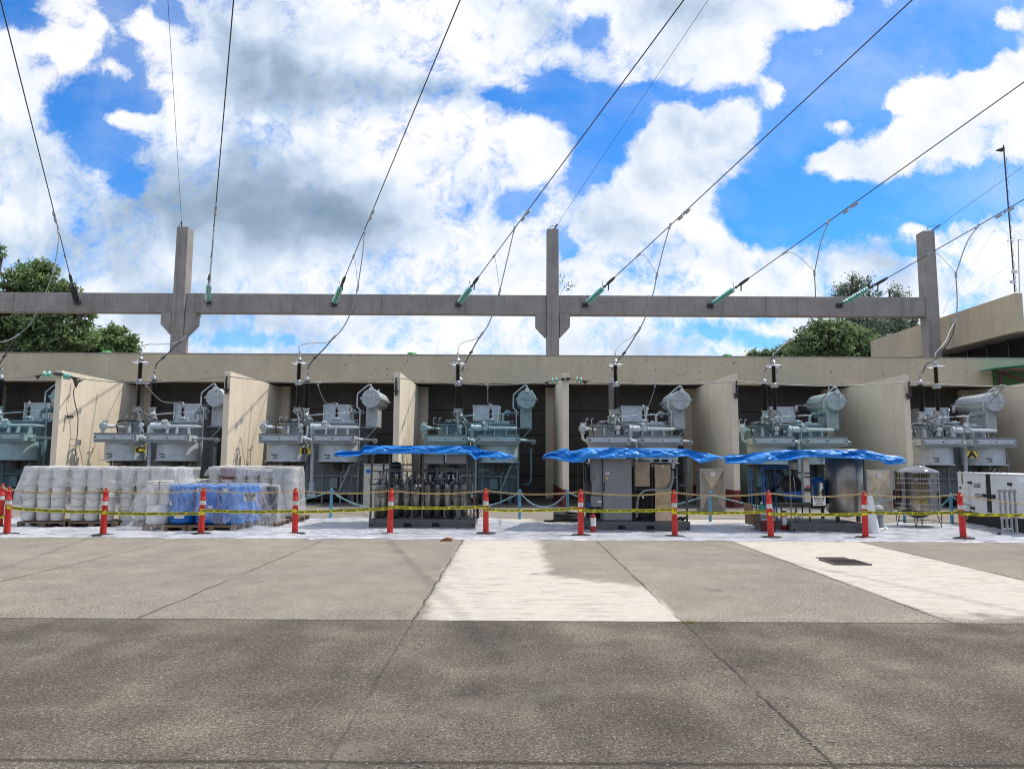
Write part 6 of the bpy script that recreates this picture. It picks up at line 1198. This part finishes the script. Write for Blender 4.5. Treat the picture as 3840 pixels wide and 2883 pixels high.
# white roll, grey bin
a, b = P(3280, 1990, 16.9), P(3262, 1850, 16.9); o = thing('plastic_roll', (a.x, 16.9, .03), 'white rolled plastic sheet standing beside the third skid', 'roll'); m_ = MB(); m_.lathe([(.14, 0), (.115, .35), (.075, (b - a).length)], (a.x - .03, 16.9, .03), (b - a), n=18); m_.build('roll', MT['white'], o)
c = G(3293, 1989); o = thing('grey_bin', (c.x, c.y, .02), 'grey lidded bin with white cover right of the plastic roll', 'bin'); m_ = MB(); m_.lathe([(.12, 0), (.13, .3), (.122, .31), (.134, .32), (.137, .50)], (c.x, c.y, .02), n=20); m_.build('body', MT['cabgrey'], o); m_ = MB(); m_.lathe([(.143, .49), (.143, .53), (.11, .58), (.03, .60)], (c.x, c.y, .02), n=20); m_.build('cover', MT['filmw'], o)
c = G(3318, 1992); m_ = MB(); m_.grid(lambda u, v: (c.x - .12 + .26 * u, c.y + .1 * v, .03 + .09 * abs(noise.noise((u * 6, v * 5, 2))) + .05 * v), 10, 5, False); tag(m_.build('plastic_scrap', MT['white']), 'crumpled scrap of white plastic beside the grey bin', 'scrap')
# danger signs
for px0, px1, y0, y1, Y, lab, zz in ((914, 961, 1849.5, 1879, 15.52, 'danger no entry sign on the chain in front of the blue drums', 0), (3048, 3096.5, 1862, 1895, 15.5, 'danger no entry sign on the chain in front of the third skid', 1)):
    a, b = P(px0, y0, Y), P(px1, y1, Y); o = thing('danger_sign', ((a.x + b.x) / 2, Y, b.z), lab, 'sign', 'danger no entry signs'); w = b.x - a.x; h = a.z - b.z; cx = (a.x + b.x) / 2
    m_ = MB(); m_.box(a.x, b.x, Y, Y + .004, b.z, a.z); bd = m_.build('board', MT['paper'], o)
    m_ = MB(); m_.box(a.x + w * .1, b.x - w * .1, Y - .0025, Y - .0005, a.z - h * .34, a.z - h * .08); m_.build('header', MT['ink'], bd)
    text('DANGER', h * .22, (cx, Y - .0035, a.z - h * .21), MT['paper'], bd, bold=.001, sx=1.1); text('NO ENTRY', h * .20, (cx, Y - .0015, a.z - h * .50), MT['ink'], bd, bold=.0012, sx=1.1)
    text('AUTHORIZED', h * .11, (cx, Y - .0015, a.z - h * .69), MT['ink'], bd, bold=.0008); text('PERSONNEL ONLY', h * .11, (cx, Y - .0015, a.z - h * .85), MT['ink'], bd, bold=.0008)
# polished water tank
Y = 18.6; a = P(3443, 1900, Y); c = Vector((a.x, Y, .018)); o = thing('water_tank', c, 'polished stainless water tank on a black wire stand', 'tank')
rr = .50; z = lambda py: P(3443, py, Y).z - .018
pr = [(.05, z(1944)), (.25, z(1936)), (.43, z(1922)), (rr - .01, z(1911))]
zb1, zt1 = z(1910), z(1773); rg = [1904, 1887, 1836, 1810, 1793]
m_ = MB(); m_.lathe(pr, c, n=72); m_.lathe([(rr, zb1), (rr, zt1)], c, n=96, caps=False)
for py in rg: m_.torus(c + Vector((0, 0, z(py))), (0, 0, 1), rr, .013, 72, 8)
m_.cyl(c + Vector((0, 0, zt1 - .01)), c + Vector((0, 0, zt1 + .0)), rr + .008, n=72); tb = m_.build('body', MT['ssmirror'], o)
m_ = MB(); m_.lathe([(rr + .012, zt1), (rr + .018, zt1 + .02), (rr + .005, zt1 + .05), (.40, zt1 + .11), (.22, zt1 + .16), (.21, zt1 + .175), (.20, zt1 + .18), (.06, zt1 + .20), (.01, zt1 + .203)], c, n=60); tp_ = m_.build('dome', MT['ssmirror'], o)
for dx in (-.08, .17): m_ = MB(); m_.cyl(c + Vector((dx, -.05, zt1 + .17)), c + Vector((dx, -.05, zt1 + .22)), .028, n=12); m_.build('nozzle', MT['steel'], tp_)
m_ = MB(); m_.cyl(c + Vector((-.27, -.43, zt1 - .16)), c + Vector((-.28, -.50, zt1 - .16)), .03, n=12); m_.build('tap', MT['steel'], tb)
m_ = MB(); tr_ = []
for k in range(4):
    a_ = R(45 + 90 * k + 8); tr_.append((c + Vector((.46 * math.cos(a_), .46 * math.sin(a_), .36)), c + Vector((.50 * math.cos(a_), .50 * math.sin(a_), 0))))
m_.torus(c + Vector((0, 0, .36)), (0, 0, 1), .47, .012, 36, 6); m_.torus(c + Vector((0, 0, .14)), (0, 0, 1), .47, .008, 36, 6); m_.build('ring', MT['blk'], o)
for t_, b_ in tr_:
    m_ = MB(); m_.tube([t_ + Vector((.06, 0, 0)), b_, t_ - Vector((.06, 0, 0))], .011, 6); m_.tube([t_.lerp(b_, .2) + Vector((-.03, 0, 0)), t_.lerp(b_, .5) + Vector((.04, 0, 0)), b_], .006, 5); m_.build('leg', MT['blk'], o)
# generator, seen along its long side
A, B = G(3600, 1957), G(3829, 2003); A = Vector((A.x, A.y, 0)); B = Vector((B.x, B.y, 0)); dv = (B - A).normalized(); nv = Vector((-dv.y, dv.x, 0)).normalized()
if nv.x < 0: nv = -nv
Lg = 3.5; gz0, gz1 = .36, 1.36
g = thing('generator', A, 'white canopied generator with black base at the right edge', 'generator')
def gq(s, z, off=0.): return A + dv * s + nv * off + Vector((0, 0, z))
def gbox(s0, s1, z0, z1, o0, o1, name, mt, par=None, bevel=0): m_ = MB(); m_.prism([gq(s0, z0, o0), gq(s1, z0, o0), gq(s1, z1, o0), gq(s0, z1, o0)], nv * (o1 - o0)); return m_.build(name, mt, par or g, bevel=bevel)
can = gbox(0, Lg, gz0, gz1, .0, 1.15, 'canopy', MT['white'], bevel=.015); gbox(.1, Lg, .02, gz0 - .004, .05, 1.1, 'base', MT['blk']); gbox(-.01, Lg + .01, gz1 + .002, gz1 + .02, -.015, 1.165, 'roof', MT['white'])
L0 = 1.0
def sx_(px):   # distance along the generator side for a photo column
    d = ray(px, 1850); t_ = (A - CAM).cross(dv); n_ = Vector((-dv.y, dv.x, 0)); k = (A - CAM).dot(n_) / d.dot(n_); return (CAM + d * k - A).dot(dv)
def gz(px, py): d = ray(px, py); n_ = Vector((-dv.y, dv.x, 0)); k = (A - CAM).dot(n_) / d.dot(n_); return (CAM + d * k).z
def gp(c0, c1, r0_, r1_, name, mt, par=None, o0=-.012, o1=-.002, bv=0):
    x0_, x1_ = 3250 + c0 * .26673, 3250 + c1 * .26673; y0_, y1_ = 1700 + r0_ * .26667, 1700 + r1_ * .26667; return gbox(sx_(x0_), sx_(x1_), gz(x0_, y1_), gz(x0_, y0_), o0, o1, name, mt, par, bv)
gp(1690, 1750, 290, 820, 'black_stripe', MT['blk'], can, -.006, -.001)
for d_ in ((1340, 1445, 440, 800), (1460, 1685, 365, 815), (1760, 2048, 375, 860), (2056, 2400, 380, 880)): gp(*d_, 'door', MT['white'], can, -.016, -.003, .006)
for v in ((1520, 1615, 418, 472), (1528, 1623, 562, 610), (1858, 1885, 582, 640), (1866, 1892, 735, 795)):
    gp(*v, 'vent', MT['blk'], can, -.022, -.017)
    for i in range(1, 4): r_ = v[2] + (v[3] - v[2]) * i / 4; gp(v[0], v[1], r_ - 3, r_ + 3, 'vent_bar', MT['white'], can, -.026, -.0225)
for hgr in ((1452, 1500, 395, 425), (1472, 1520, 745, 778), (2012, 2064, 412, 450), (1330, 1345, 468, 495), (1645, 1690, 568, 610), (1775, 1820, 578, 632)): gp(*hgr, 'latch', MT['blk'], can, -.05, -.018, .006)
gp(1345, 1365, 290, 430, 'rust_streak', MT['woodpost'], can, -.003, -.0012)
for i in range(9): s = .1 + i * .35; m_ = MB(); m_.lathe([(.02, 0), (.02, .02), (.005, .028)], gq(s, gz1 + .02, .03), n=8); m_.build('bolt', MT['white'], can)
m_ = MB(); m_.torus(gq(.5, .16, .0), nv, .05, .015, 14, 6); m_.build('fitting', MT['steel'], g)
# folding ladder
Y = 16.55; a = P(3756, 1998, Y); b = P(3826, 1998, Y); o = thing('folding_ladder', ((a.x + b.x) / 2, Y, .02), 'folded aluminium ladder standing against the generator', 'ladder'); zt2 = P(3790, 1837, Y).z
for i in range(4):
    x = a.x + .03 + i * (b.x - a.x - .06) / 3; xt = P(3758 + i * 21, 1840, Y).x
    m_ = MB(); m_.bar((x, Y + .02 * i, .05), (xt + .02, Y + .12 + .02 * i, zt2 - .06), .055, .025); m_.build('rail', MT['steel'], o)
    m_ = MB(); m_.lathe([(.045, -.015), (.045, .015)], (xt + .02, Y + .12 + .02 * i, zt2 - .03), (0, 1, 0), n=18); m_.build('hinge', MT['steel'], o)
    for z in (.25, .55, .8): 
        m_ = MB(); q = Vector((x, Y + .02 * i, .05)).lerp(Vector((xt + .02, Y + .12 + .02 * i, zt2 - .06)), z); m_.cyl(q + Vector((0, -.022, 0)), q + Vector((0, -.027, 0)), .01, n=8); m_.build('rivet', MT['ink'], o)
for z in (.12, .38, .68, .92): m_ = MB(); q0, q1 = Vector((a.x + .03, Y + .01, .05)).lerp(Vector((P(3756, 1840, Y).x, Y + .13, zt2 - .06)), z), Vector((a.x + .25, Y + .03, .05)).lerp(Vector((P(3756, 1840, Y).x + .2, Y + .15, zt2 - .06)), z); m_.bar(q0, q1, .03); m_.build('rung', MT['bright'], o)
m_ = MB(); m_.box(a.x - .04, b.x + .02, Y - .03, Y + .02, .022, .052); m_.build('foot_bar', MT['bright'], o)
m_ = MB(); m_.cyl((a.x - .06, Y - .03, .05), (a.x - .06, Y + .02, .05), .03); m_.build('wheel', MT['blk'], o)
